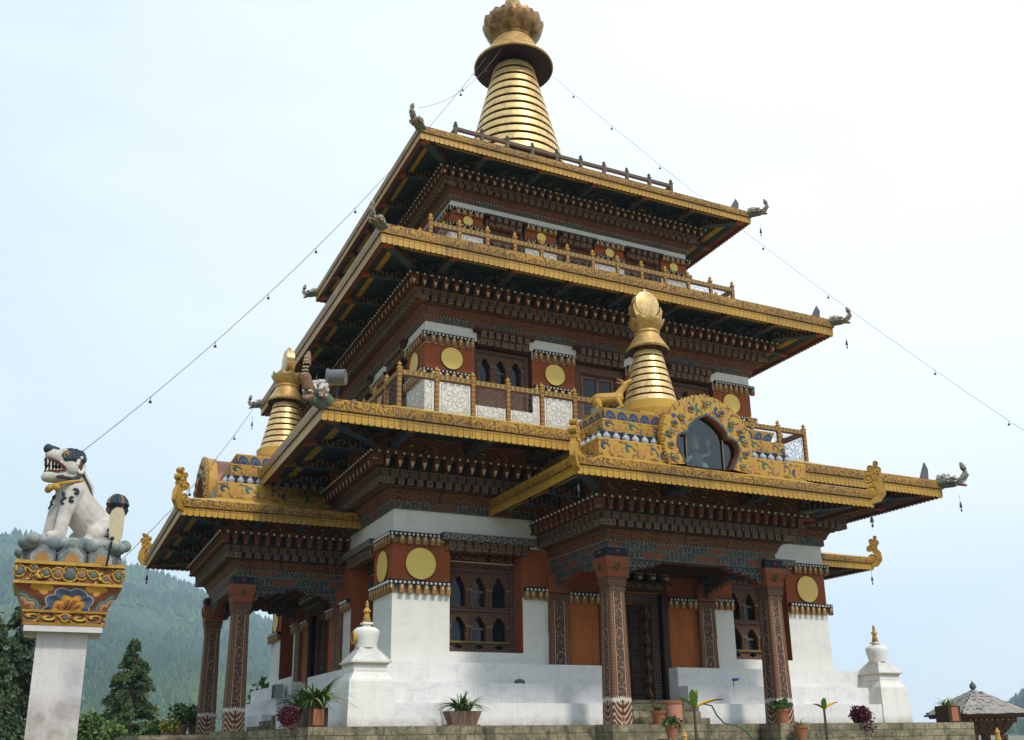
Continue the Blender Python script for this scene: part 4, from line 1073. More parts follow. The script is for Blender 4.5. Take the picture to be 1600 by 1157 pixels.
def shrine(k, label):
    t = tag(empty('rooftop_shrine'), label, 'shrine', 'gilded shrines on the porch roofs'); t.matrix_world = RZ(k)
    def ringbox(m, x, y, z0, x1, y1, z1, mt, yb=-6.0):
        m.mat(mt)
        g = .9 if z1 > 5.7 else 0
        for a, b, c, d in (((-x, yb), (-x, -y), (-x1, -y1), (-x1, yb)), ((-x, -y), (-g, -y), (-g, -y1), (-x1, -y1)), ((g, -y), (x, -y), (x1, -y1), (g, -y1)), ((x, -y), (x, yb), (x1, yb), (x1, -y1))):
            L = (Vector(b) - Vector(a)).length; m.face([(*a, z0), (*b, z0), (*c, z1), (*d, z1)], [(0, 0), (L, 0), (L, 1), (0, 1)])
    def lid(m, x, y, z, mt='gold paint', yb=-6.0):
        m.mat(mt).face([(-x, -9.2, z), (x, -9.2, z), (x, yb, z), (-x, yb, z)])
        for a, b in ((-x, -.9), (.9, x)): m.face([(a, -y, z), (b, -y, z), (b, -9.2, z), (a, -9.2, z)])
    m = MB()
    ringbox(m, 3.3, 10.4, 5.5, 3.05, 10.12, 5.68, 'gold paint'); ringbox(m, 3.05, 10.12, 5.68, 2.95, 10.02, 5.72, 'gold paint')
    ringbox(m, 2.93, 10.0, 5.72, 2.97, 10.04, 6.15, 'scroll band'); lid(m, 2.97, 10.04, 6.15)
    m.build('scroll_base', t)
    m = MB(); ringbox(m, 2.7, 9.77, 6.15, 2.7, 9.77, 6.42, 'navy')
    def vase(q): q.mat('vase white').lathe([(.03, 6.16), (.05, 6.18), (.088, 6.23), (.092, 6.29), (.06, 6.34), (.03, 6.37), (.05, 6.41)], 8)
    along(m, [(-2.72, -6.2), (-2.72, -9.79), (-.95, -9.79)], .24, vase, .12); along(m, [(.95, -9.79), (2.72, -9.79), (2.72, -6.2)], .24, vase, .12)
    m.build('vase_course', t)
    m = MB(); ringbox(m, 2.6, 9.67, 6.42, 2.64, 9.71, 6.74, 'scroll band'); ringbox(m, 2.64, 9.71, 6.74, 2.5, 9.5, 6.77, 'gold paint'); lid(m, 2.6, 9.67, 6.421); m.build('upper_band', t)
    m = MB(); ringbox(m, 2.4, 9.45, 6.77, 2.5, 9.55, 7.06, 'lotus band'); lid(m, 2.5, 9.55, 7.06); m.build('lotus_course', t)
    m = MB(); m.mat('blue').box(-1.15, 1.15, -8.9, -6.7, 7.06, 7.3); m.mat('gold paint').box(-.98, .98, -8.75, -6.85, 7.3, 7.45); m.lathe([(.82, 7.45), (.84, 7.7), (.78, 7.72)], 32, (0, -7.8, 0)); m.mat('scroll band').lathe([(.76, 7.7), (.78, 7.95), (.6, 7.97)], 32, (0, -7.8, 0), False); m.build('spire_seat', t)
    ring_spire(t, (0, -7.8, 0), .71, .36, 7.96, 9.5, 8)
    m = MB(); m.mat('disc under').lathe([(.3, 9.6), (.5, 9.52), (.55, 9.5)], 32, (0, -7.8, 0)); m.mat('aged gold').lathe([(.55, 9.5), (.57, 9.55), (.5, 9.65), (.4, 9.82), (.32, 9.97), (.35, 10.0), (.35, 10.05), (.3, 10.07)], 32, (0, -7.8, 0)); m.build('bell_canopy', t)
    m = MB(); m.mat('aged gold').petals([(.28, 10.05), (.34, 10.12), (.41, 10.24), (.46, 10.34), (.47, 10.42)], 10, (0, -7.8, 0)); m.petals([(.26, 10.05), (.33, 10.14), (.38, 10.26), (.41, 10.4)], 10, (0, -7.8, 0), .5); m.lathe([(.26, 10.05), (.36, 10.28), (0, 10.3)], 24, (0, -7.8, 0)); m.build('lotus_cup', t)
    m = MB(); m.mat('aged gold')
    # crescent: a thin drum with the sun disc in it
    o = [( .46 * cos(a), .46 * sin(a)) for a in [pi + .0 + i * pi / 14 for i in range(15)]]; i_ = [(.4 * cos(a), .12 + .4 * sin(a)) for a in [2 * pi - i * pi / 14 for i in range(15)]]
    cr = [(x, z + 10.72) for x, z in o]; ci = [(x * 1.02, z + 10.72) for x, z in i_][::-1]
    for j in range(14):
        for y in (-7.92, -7.68): m.face([(cr[j][0], y, cr[j][1]), (cr[j + 1][0], y, cr[j + 1][1]), (ci[j + 1][0], y, ci[j + 1][1]), (ci[j][0], y, ci[j][1])])
        m.face([(cr[j][0], -7.92, cr[j][1]), (cr[j][0], -7.68, cr[j][1]), (cr[j + 1][0], -7.68, cr[j + 1][1]), (cr[j + 1][0], -7.92, cr[j + 1][1])])
        m.face([(ci[j][0], -7.92, ci[j][1]), (ci[j][0], -7.68, ci[j][1]), (ci[j + 1][0], -7.68, ci[j + 1][1]), (ci[j + 1][0], -7.92, ci[j + 1][1])])
    m.mat('ring gold').lathe([(0, -.13), (.33, -.13), (.37, -.11), (.37, .11), (.33, .13), (0, .13)], 32, (0, -7.8, 10.84), axis='y'); m.ball((0, -7.8, 11.27), .06, 8, 6)
    m.build('sun_and_moon', t)
    # arched niche
    a = empty('niche', parent=t)
    y0, y1 = -10.1, -9.8; O, I = half(OUT), half(INN); m = MB(); m.mat('scroll band')
    # pair outline points
    acc = 0
    for j in range(len(O) - 1):
        d = sqrt((O[j + 1][0] - O[j][0]) ** 2 + (O[j + 1][1] - O[j][1]) ** 2) * 1.0
        mid = lambda p, q, f: (p[0] + (q[0] - p[0]) * f, p[1] + (q[1] - p[1]) * f)
        A0, A1_, B0, B1 = O[j], O[j + 1], I[j], I[j + 1]
        A0i, A1i = mid(A0, B0, .9), mid(A1_, B1, .9)
        m.mat('scroll band').face([(A0i[0], y0, A0i[1]), (A1i[0], y0, A1i[1]), (A1_[0], y0, A1_[1]), (A0[0], y0, A0[1])][::-1], [(acc, .06), (acc + d, .06), (acc + d, .94), (acc, .94)][::-1])
        m.mat('blue').face([(B0[0], y0 - .02, B0[1]), (B1[0], y0 - .02, B1[1]), (A1i[0], y0 - .02, A1i[1]), (A0i[0], y0 - .02, A0i[1])])
        m.mat('gold paint').face([(A0[0], y0, A0[1]), (A1_[0], y0, A1_[1]), (A1_[0] * .96, y1, A1_[1]), (A0[0] * .96, y1, A0[1])])
        m.mat('beam cap').face([(B0[0], y0 - .02, B0[1]), (B1[0], y0 - .02, B1[1]), (B1[0], y0 + .2, B1[1]), (B0[0], y0 + .2, B0[1])]); acc += d
    # scalloped rim
    m.mat('gold paint')
    for j in range(len(O) - 1):
        for f in (0, .33, .66):
            x, z = O[j][0] + (O[j + 1][0] - O[j][0]) * f, O[j][1] + (O[j + 1][1] - O[j][1]) * f
            m.ball((x, y0 + .04, z), .04, 6, 4, (1, .8, 1))
    # jewels
    for j in range(13):
        f = .6 + j * (len(O) - 2.2) / 12; i0 = int(f); g = f - i0
        ox, oz = O[i0][0] + (O[i0 + 1][0] - O[i0][0]) * g, O[i0][1] + (O[i0 + 1][1] - O[i0][1]) * g; ix, iz = I[i0][0] + (I[i0 + 1][0] - I[i0][0]) * g, I[i0][1] + (I[i0 + 1][1] - I[i0][1]) * g
        x, z = ox * .55 + ix * .45, oz * .55 + iz * .45
        m.mat('blue' if j % 2 else 'verdigris').ball((x, y0 - .0, z), .075, 8, 6, (1, .7, 1)); m.mat('gold paint').tube([(x + .08 * cos(q), y0 - .02, z + .08 * sin(q)) for q in [i * .7 for i in range(9)]], .018, 5, True)
    m.build('arch_surround', a)
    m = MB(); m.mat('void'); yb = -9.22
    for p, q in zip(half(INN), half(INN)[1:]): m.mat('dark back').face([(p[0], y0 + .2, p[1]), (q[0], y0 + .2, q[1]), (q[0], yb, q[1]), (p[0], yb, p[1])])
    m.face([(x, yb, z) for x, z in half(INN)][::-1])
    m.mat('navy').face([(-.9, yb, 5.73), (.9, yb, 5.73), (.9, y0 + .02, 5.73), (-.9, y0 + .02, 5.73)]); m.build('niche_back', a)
    for x in (-.565, .485):
        m = MB(); m.mat('mullion').box(x - .015, x + .015, y0 + .1, y0 + .12, 5.75, 6.5); m.build('glazing_bar', a)
    m = MB(); m.mat('niche glass').face([(x, y0 + .14, z) for x, z in half(INN)]); m.build('pane', a)
    m = MB(); m.mat('blue')
    m.mat('verdigris').cap((0, -9.55, 5.75), (0, -9.55, 6.1), .25, .16, 12); m.cap((-.3, -9.55, 5.75), (.3, -9.55, 5.8), .14, .14, 10)
    m.mat('cream paint').ball((0, -9.56, 6.42), .12, 12, 8); m.mat('bone white').cap((-.15, -9.58, 6.12), (-.35, -9.65, 5.95), .05, .035, 8); m.cap((.15, -9.58, 6.15), (.33, -9.68, 6.22), .05, .035, 8); m.cap((.33, -9.68, 6.22), (.3, -9.68, 6.42), .035, .03, 8)
    m.mat('white paint').ball((.12, -9.66, 5.85), .14, 10, 6); m.lathe([(.06, 6.44), (.05, 6.5), (.02, 6.6), (0, 6.66)], 8, (.3, -9.68, 0)); m.mat('disc gold').lathe([(.12, 6.5), (.1, 6.56), (.03, 6.66), (0, 6.7)], 10, (0, -9.56, 0))
    tag(m.build('seated_figure', a), 'small seated painted figure behind the niche')
    m = MB(); sh = [(x * .93, z - .04) for x, z in half(OUT)]
    m.mat('copper roof')
    for p, q in zip(sh, sh[1:]): m.face([(p[0], y1, p[1]), (q[0], y1, q[1]), (q[0], -8.4, q[1]), (p[0], -8.4, p[1])], None, True)
    m.face([(x, -8.4, z) for x, z in sh])
    m.build('niche_hood', a)
    return t
shrine(0, 'gilded shrine with a deer beside its ringed spire, on the front porch roof')
shrine(1, 'gilded shrine with a plain hooded niche and ringed spire on the shaded left porch roof')
# ---- deer
def deer():
    m = MB(); m.mat('gold paint')
    m.cap((-.22, 0, .27), (.16, 0, .3), .125, .11, 14); m.cap((.14, 0, .33), (.3, 0, .55), .085, .055, 12); m.cap((.29, 0, .57), (.42, 0, .66), .06, .032, 10)
    m.cap((.26, .05, .62), (.14, .11, .66), .022, .01, 6); m.cap((.26, -.05, .62), (.14, -.11, .66), .022, .01, 6)
    m.cap((-.33, 0, .3), (-.4, 0, .2), .03, .015, 6)
    for s in (-1, 1):
        m.cap((-.25, s * .07, .2), (-.2, s * .1, .1), .08, .05, 8); m.cap((-.2, s * .1, .1), (-.3, s * .1, .04), .04, .025, 8); m.cap((-.3, s * .1, .03), (-.1, s * .1, .03), .025, .025, 8)
        m.cap((.14, s * .07, .24), (.22, s * .09, .1), .05, .035, 8); m.cap((.22, s * .09, .1), (.08, s * .09, .03), .03, .025, 8)
    return m
t = tag(empty('deer_statue', (-1.95, -8.95, 7.06)), 'small golden deer with raised head on a green block beside the shrine spire', 'statue')
t.rotation_euler = (0, 0, radians(-25)); t.scale = (1.25, 1.25, 1.25)
b = MB(); b.mat('verdigris').box(-.38, .3, -.17, .17, 0, .14); b.build('block', t)
dm = deer(); dm.V = [(x, y, z + .1) for x, y, z in dm.V]; o = dm.build('deer_body', t)
rm = o.modifiers.new('r', 'REMESH'); rm.mode = 'VOXEL'; rm.voxel_size = .014; rm.use_smooth_shade = True
# ------------------------------------------------------------------ corner stupas
def stupa():
    t = empty('stupa')
    m = MB(); m.mat('stupa white')
    def frus(a, z0, b, z1): 
        for k in range(4): m.M = RZ(k); m.face([(-a, -a, z0), (a, -a, z0), (b, -b, z1), (-b, -b, z1)])
        m.M = Matrix.Identity(4)
    def flat(a, b, z):
        for k in range(4): m.M = RZ(k); m.face([(-a, -a, z), (a, -a, z), (b, -b, z), (-b, -b, z)])
        m.M = Matrix.Identity(4)
    frus(.515, 0, .48, .93); flat(.48, .47, .93); frus(.47, .93, .46, .97); flat(.46, .44, .97); frus(.44, .97, .35, 1.14); frus(.36, 1.14, .355, 1.27)
    m.build('pedestal', t)
    m = MB(); m.mat('stupa white'); flat(.355, .38, 1.27); m.mat('cream paint'); frus(.38, 1.27, .4, 1.31); m.mat('stupa white'); flat(.4, .44, 1.31); frus(.44, 1.31, .45, 1.345); 
    a = .45; z = 1.345
    for i in range(6): flat(a, a - .042, z); frus(a - .042, z, a - .042, z + .05); a -= .042; z += .05
    flat(a, .1, z); m.lathe([(.23, z), (.235, z + .08), (.27, z + .25), (.285, z + .34), (.27, z + .38), (.2, z + .43), (.1, z + .45)], 28)
    m.box(-.075, .075, -.075, .075, z + .44, z + .5); m.box(-.11, .11, -.11, .11, z + .5, z + .54)
    m.build('dome', t); zz = z + .54
    m = MB(); m.mat('gold paint'); m.lathe([(.09, zz), (.085, zz + .05), (.08, zz + .05), (.07, zz + .12), (.065, zz + .12), (.055, zz + .2), (.05, zz + .22), (.09, zz + .23), (.075, zz + .27), (.03, zz + .33), (.045, zz + .35), (.03, zz + .38), (.035, zz + .42), (.015, zz + .46), (0, zz + .5)], 14); m.build('gilt_spire', t)
    m = MB(); m.mat('stupa white').lathe([(.12, -.31), (.14, -.2)], 16, (0, 0, 0), axis='y'); 
    m = MB(); M0 = RZ(1); m.M = M0; m.mat('gold paint').lathe([(.135, -.2), (.135, -.31), (.105, -.31), (.1, -.29)], 20, (0, 0, 1.85), axis='y'); m.mat('clay brown').lathe([(0, -.295), (.1, -.295)], 20, (0, 0, 1.85), axis='y'); m.build('niche', t)
    return t
s0 = stupa(); tag(s0, 'small white stupa with gilt spire at the near left corner of the temple plinth', 'stupa', 'small white stupas on the plinth corners'); s0.location = (-7.34, -7.34, 0)
s1 = copy_tree(s0); [bpy.data.objects.remove(c) for c in list(s1.children) if c.name.startswith('niche')]; s1['label'] = 'small white stupa against the sky at the right end of the plinth steps'; s1.location = (7.34, -7.34, 0)
# ------------------------------------------------------------------ camera
import json
PC = dict(cx=-13.5822, cy=-27.7947, cz=-.2796, yaw=.446, pitch=.2852, roll=-.0139, f=1516.7961, ppy=710.9783, ppx=800.0)
y_, p_, r_ = PC['yaw'], PC['pitch'], PC['roll']
fw = Vector((sin(y_) * cos(p_), cos(y_) * cos(p_), sin(p_))); rt = Vector((cos(y_), -sin(y_), 0)); up = rt.cross(fw)
rt2 = rt * cos(r_) + up * sin(r_); up2 = -rt * sin(r_) + up * cos(r_)
CP = Vector((PC['cx'], PC['cy'], PC['cz']))
cd = bpy.data.cameras.new('camera'); cam = bpy.data.objects.new('camera', cd); COL.objects.link(cam); SC.camera = cam
cam.matrix_world = Matrix(((rt2.x, up2.x, -fw.x, CP.x), (rt2.y, up2.y, -fw.y, CP.y), (rt2.z, up2.z, -fw.z, CP.z), (0, 0, 0, 1)))
cd.sensor_width = 36; cd.lens = PC['f'] / 1600 * 36; cd.shift_y = (PC['ppy'] - 578.5) / 1600; cd.clip_end = 6000; cd.clip_start = .1
def ray(u, v): return fw + rt2 * ((u - PC['ppx']) / PC['f']) + up2 * ((PC['ppy'] - v) / PC['f'])
def at(u, v, d): return CP + ray(u, v) * d
def ony(u, v, y): r = ray(u, v); return CP + r * ((y - CP.y) / r.y)

# ------------------------------------------------------------------ light
SE, SAZ = radians(51), radians(10)      # sun height; direction to the right of the front normal
sd = Vector((sin(SAZ) * cos(SE), -cos(SAZ) * cos(SE), sin(SE)))
sl = bpy.data.lights.new('sun', 'SUN'); sl.energy = 3.0; sl.angle = radians(7); sl.color = (1, .95, .87)
so = bpy.data.objects.new('sun', sl); COL.objects.link(so); so.rotation_euler = sd.to_track_quat('Z', 'Y').to_euler()
wd = bpy.data.worlds.new('World'); SC.world = wd; wd.use_nodes = True; nt = wd.node_tree; nt.nodes.clear()
wo = nt.nodes.new('ShaderNodeOutputWorld'); bg = nt.nodes.new('ShaderNodeBackground'); sk = nt.nodes.new('ShaderNodeTexSky')
sk.sky_type = 'NISHITA'; sk.sun_disc = False; sk.sun_elevation = SE; sk.sun_rotation = atan2(sd.x, sd.y); sk.dust_density = 4; sk.air_density = 1.0; sk.ozone_density = 1.2; sk.altitude = 1300
# thin high haze over the blue
tc = nt.nodes.new('ShaderNodeTexCoord'); mp = nt.nodes.new('ShaderNodeMapping'); mp.inputs['Scale'].default_value = (1, 1, 3.2); nt.links.new(tc.outputs['Generated'], mp.inputs[0])
ns = nt.nodes.new('ShaderNodeTexNoise'); ns.inputs['Scale'].default_value = 3.2; ns.inputs['Detail'].default_value = 5; nt.links.new(mp.outputs[0], ns.inputs[0])
mr = nt.nodes.new('ShaderNodeMapRange'); mr.inputs[1].default_value = .4; mr.inputs[2].default_value = .7; mr.inputs[3].default_value = .78; mr.inputs[4].default_value = .85; nt.links.new(ns.outputs[0], mr.inputs[0])
mx = nt.nodes.new('ShaderNodeMix'); mx.data_type = 'RGBA'; sx_ = nt.nodes.new('ShaderNodeSeparateXYZ'); nt.links.new(tc.outputs['Generated'], sx_.inputs[0])
ga = nt.nodes.new('ShaderNodeMath'); ga.operation = 'MULTIPLY_ADD'; ga.inputs[1].default_value = .32; nt.links.new(sx_.outputs[0], ga.inputs[0]); nt.links.new(mr.outputs[0], ga.inputs[2]); ga.use_clamp = True
nt.links.new(ga.outputs[0], mx.inputs[0]); nt.links.new(sk.outputs[0], mx.inputs[6]); mx.inputs[7].default_value = (10.2, 10.5, 10.7, 1)
hc = nt.nodes.new('ShaderNodeMix'); hc.data_type = 'RGBA'; hr = nt.nodes.new('ShaderNodeMapRange'); hr.inputs[1].default_value = -.25; hr.inputs[2].default_value = .85
nt.links.new(sx_.outputs[0], hr.inputs[0]); nt.links.new(hr.outputs[0], hc.inputs[0]); hc.inputs[6].default_value = (9.0, 10.2, 10.7, 1); hc.inputs[7].default_value = (9.75, 10.05, 10.45, 1); nt.links.new(hc.outputs[2], mx.inputs[7])
nt.links.new(mx.outputs[2], bg.inputs[0]); bg.inputs[1].default_value = .12; nt.links.new(bg.outputs[0], wo.inputs[0])
SC.view_settings.view_transform = 'Standard'; SC.view_settings.look = 'None'; SC.view_settings.exposure = 0; SC.view_settings.gamma = 1
SC.cycles.max_bounces = 6; SC.cycles.diffuse_bounces = 4; SC.cycles.glossy_bounces = 3; SC.cycles.volume_bounces = 2
SC.cycles.use_denoising = True; SC.cycles.sample_clamp_indirect = 6

# ------------------------------------------------------------------ guardian lion on its pillar
PX, PY = -13.44, -17.6
t = tag(empty('lion_pillar', (PX, PY, 0)), 'pale peeling pillar with carved painted gold capital, left of the temple', 'pillar')
m = MB(); m.mat('pillar white').box(-.215, .215, -.215, .215, -1.9, .74); m.build('shaft', t)
m = MB(); m.mat('pillar white').box(-.33, .33, -.33, .33, .72, .775)
def ringsq(m, a, z0, b, z1, mt, un=None):
    m.mat(mt)
    for k in range(4):
        m.M = RZ(k); m.face([(-a, -a, z0), (a, -a, z0), (b, -b, z1), (-b, -b, z1)], [(0, 0), (2 * a, 0), (2 * a, 1), (0, 1)] if un is None else un)
    m.M = Matrix.Identity(4)
def m_cloud(n):
    x = (n.u - .5).abs() * 2; z = n.v
    def arch(cx, cz, rad, k):   # scalloped lobes
        dx, dz = (x - cx) * 1.55, (z - cz); r = (dx * dx + dz * dz).sqrt(); a = n.atan2(dx, dz)
        return r + (a * k).sin().abs() * -.13, r
    r1, q1 = arch(0., .0, 1, 4.5); r2, q2 = arch(1.05, .0, 1, 4.5); r3, q3 = arch(.52, .95, 1, 2.5)
    c = n.mix(r3.lt(.22), (.2, .06, .025), (.55, .28, .04))
    c = n.mix(r2.lt(.62), c, (.08, .13, .11)); c = n.mix(((r2 * 16).sin().gt(.93)) * r2.lt(.62), c, (.3, .3, .25)); c = n.mix(r2.lt(.4), c, (.5, .27, .14)); c = n.mix(r2.lt(.22), c, (.26, .09, .04))
    c = n.mix(r1.lt(.8), c, (.1, .13, .22)); c = n.mix(((r1 - .79).abs()).lt(.02), c, (.4, .42, .42)); c = n.mix(r1.lt(.52), c, (.6, .27, .03)); c = n.mix(r1.lt(.34), c, (.38, .13, .04))
    c = n.mix((x * 30).sin().gt(.9) * r1.lt(.34), c, (.1, .04, .02))
    return dict(color=c, bump=(r1 * 10).sin())
mat('cloud carving', m_cloud, wear=.15, bstr=.5)
ringsq(m, .335, .775, .345, .8, 'gold paint'); ringsq(m, .34, .8, .345, .89, 'scroll small'); ringsq(m, .355, .89, .36, .91, 'gold paint')
U = [(0, 0), (1, 0), (1, 1), (0, 1)]
ringsq(m, .35, .91, .44, 1.13, 'cloud carving', U); ringsq(m, .46, 1.13, .46, 1.155, 'gold paint'); ringsq(m, .44, 1.155, .44, 1.31, 'scroll small'); ringsq(m, .465, 1.31, .465, 1.34, 'gold paint')
m.mat('gold paint').face([(-.46, -.46, 1.13), (.46, -.46, 1.13), (.46, .46, 1.13), (-.46, .46, 1.13)][::-1]); m.face([(-.465, -.465, 1.31), (.465, -.465, 1.31), (.465, .465, 1.31), (-.465, .465, 1.31)][::-1]); m.face([(-.465, -.465, 1.34), (.465, -.465, 1.34), (.465, .465, 1.34), (-.465, .465, 1.34)])
# jewels of the capital
for k in range(4):
    m.M = RZ(k)
    for x, z, r, mt in ((0, 1.235, .055, 'slate'), (-.2, 1.235, .032, 'verdigris'), (.2, 1.235, .032, 'verdigris'), (-.1, 1.235, .04, 'trunk brown'), (.1, 1.235, .04, 'trunk brown'), (-.42, 1.24, .04, 'slate'), (.42, 1.24, .04, 'verdigris'), (-.31, 1.27, .025, 'slate'), (.31, 1.2, .025, 'slate'), (0, .845, .028, 'slate')):
        y = -.44 if z > 1 else -.345
        m.mat(mt).ball((x, y, z), r, 10, 6, (1, .5, 1.15)); m.mat('gold paint').tube([(x + r * 1.25 * cos(q), y - .005, z + r * 1.35 * sin(q)) for q in [i * pi / 6 for i in range(12)]], .009, 5, True)
m.M = Matrix.Identity(4)
m.build('capital', t)
mat('lotus grey', lambda n: dict(color=n.mix(n.noise(7, 4, .7).step(.4, .65), (.11, .15, .16), (.33, .33, .3))), wear=.2)
m = MB()
for k in range(4):
    m.M = RZ(k)
    for x, w in ((-.25, .125), (0, .135), (.25, .125)):
        pts = lambda w, h, z0: [(x - w, z0), (x + w, z0), (x + w * 1.0, z0 + h * .4), (x + w * .55, z0 + h * .75), (x, z0 + h), (x - w * .55, z0 + h * .75), (x - w, z0 + h * .4)]
        m.mat('slate').poly_prism(pts(w, .2, 1.34), -.41, -.3); m.mat('lotus grey').poly_prism(pts(w * .78, .165, 1.34), -.425, -.4); m.mat('ochre block').poly_prism(pts(w * .45, .1, 1.34), -.435, -.42)
    for x in (-.36, -.18, 0, .18, .36):
        m.mat('lotus grey').ball((x, -.36, 1.515), .105, 12, 8, (1.05, .75, .72)); m.ball((x + .09, -.34, 1.54), .06, 10, 7)
m.M = Matrix.Identity(4); m.mat('slate').box(-.36, .36, -.34, .34, 1.34, 1.5); m.mat('bone white').lathe([(.4, 1.5), (.4, 1.555), (.33, 1.58), (0, 1.59)], 28)
m.build('lotus_seat', t)

LI = tag(empty('lion_statue', (PX - .0, PY - .02, 1.585)), 'white seated guardian lion statue roaring on the tall pillar at the left', 'statue'); LI.rotation_euler = (0, 0, pi + radians(26)); LI.scale = (1.08, 1.05, 1.13)
m = MB(); m.mat('lion') if False else None
mat('lion white', m_plaster((.68, .64, .6), (.36, .32, .31), 1.0), wear=.1, wscale=6)
m.mat('lion white')
m.cap((-.24, 0, .15), (-.16, 0, .19), .165, .165, 18); m.cap((-.18, 0, .18), (.0, 0, .34), .165, .155, 18); m.cap((.0, 0, .34), (.07, 0, .47), .155, .14, 18); m.cap((.06, 0, .46), (.1, 0, .62), .14, .12, 16)
for s in (-1, 1):
    m.cap((.08, s * .085, .44), (.15, s * .1, .24), .085, .062, 14); m.cap((.15, s * .1, .24), (.18, s * .1, .05), .06, .054, 14); m.cap((.18, s * .1, .035), (.26, s * .1, .03), .05, .04, 12)
    m.cap((-.25, s * .1, .17), (-.1, s * .15, .08), .12, .07, 14); m.cap((-.2, s * .15, .04), (-.04, s * .17, .03), .048, .038, 12)
m.cap((-.37, 0, .16), (-.38, 0, .32), .045, .035, 10)
m.ball((.13, 0, .71), .125, 16, 12, (1.1, 1, 1)); m.cap((.2, 0, .75), (.33, 0, .78), .095, .07, 14, 1.0); m.cap((.16, 0, .6), (.31, 0, .565), .085, .066, 14, 1.1); m.ball((.12, .09, .66), .075, 10, 8); m.ball((.12, -.09, .66), .075, 10, 8); m.ball((.2, 0, .83), .05, 10, 8, (1, 1.7, .8))
o = m.build('lion_body', LI); rm = o.modifiers.new('r', 'REMESH'); rm.mode = 'VOXEL'; rm.voxel_size = .009; rm.use_smooth_shade = True
sm = o.modifiers.new('s', 'SMOOTH'); sm.iterations = 4
m = MB()
rl = random.Random(4)
for i in range(9):
    for j in range(5):
        a = -1.25 + i * .31; b = .15 + j * .42
        x = .13 + .125 * cos(b + .25); y = .13 * sin(a) * (.75 + .1 * j); z = .72 + .125 * cos(a) * (.55 + .5 * sin(b + .25))
        m.mat('lion navy').ball((x - .045, y, z), .034, 8, 6); m.tube([(x - .045 + .026 * cos(q), y, z + .02 + .018 * sin(q)) for q in [0, 1, 2, 3, 4, 5]], .008, 4)
for i in range(9):
    a = -1.2 + i * .3; m.mat('lion navy' if i % 2 else 'lion white').tube([(.03, .12 * sin(a), .7 + .05 * cos(a)), (-.035, .125 * sin(a), .6), (-.065, .12 * sin(a), .5), (-.1, .09 * sin(a), .41)], [.018, .018, .015, .004], 6)
m.build('mane', LI)
m = MB(); m.mat('lion navy').ball((-.385, 0, .4), .082, 14, 10, (1, 1, 1.25))
for i in range(16):
    a = i * pi / 8; m.mat('lion navy' if i % 4 else 'clay brown').tube([(-.385 + .088 * sin(q) * cos(a), .088 * sin(q) * sin(a), .4 - .11 * cos(q)) for q in (.5, .9, 1.3, 1.7, 2.1, 2.5, 2.9)], [.01, .016, .019, .019, .017, .013, .007], 6)
m.build('tail_tuft', LI)
m = MB(); m.mat('lion navy').ball((.375, 0, .835), .05, 10, 8, (1, 1.15, 1)); m.tube([(.375, 0, .82), (.31, 0, .85), (.25, 0, .86)], [.04, .03, .01], 8); m.build('nose', LI)
m = MB(); m.mat('void').cap((.2, 0, .665), (.34, 0, .67), .06, .05, 10, 1.35); m.mat('reveal').tube([(.19, .088, .65), (.29, .085, .705), (.37, .055, .725), (.39, 0, .73), (.37, -.055, .725), (.29, -.085, .705), (.19, -.088, .65)], .015, 6)
m.tube([(.19, .088, .64), (.28, .078, .61), (.35, .045, .605), (.37, 0, .605), (.35, -.045, .605), (.28, -.078, .61), (.19, -.088, .64)], .014, 6); m.mat('trunk brown').cap((.22, 0, .63), (.35, 0, .65), .035, .022, 8, 1.5)
m.mat('white paint')
for s in (-1, 1):
    for i in range(5):
        x = .25 + i * .032; y = s * (.084 - i * .012); h = .034 if i != 3 else .055
        m.cap((x, y, .705 + i * .004), (x, y, .7 - h), .012, .004, 6); m.cap((x - .01, y * .9, .61), (x - .01, y * .9, .61 + h * .9), .011, .004, 6)
m.build('mouth', LI)
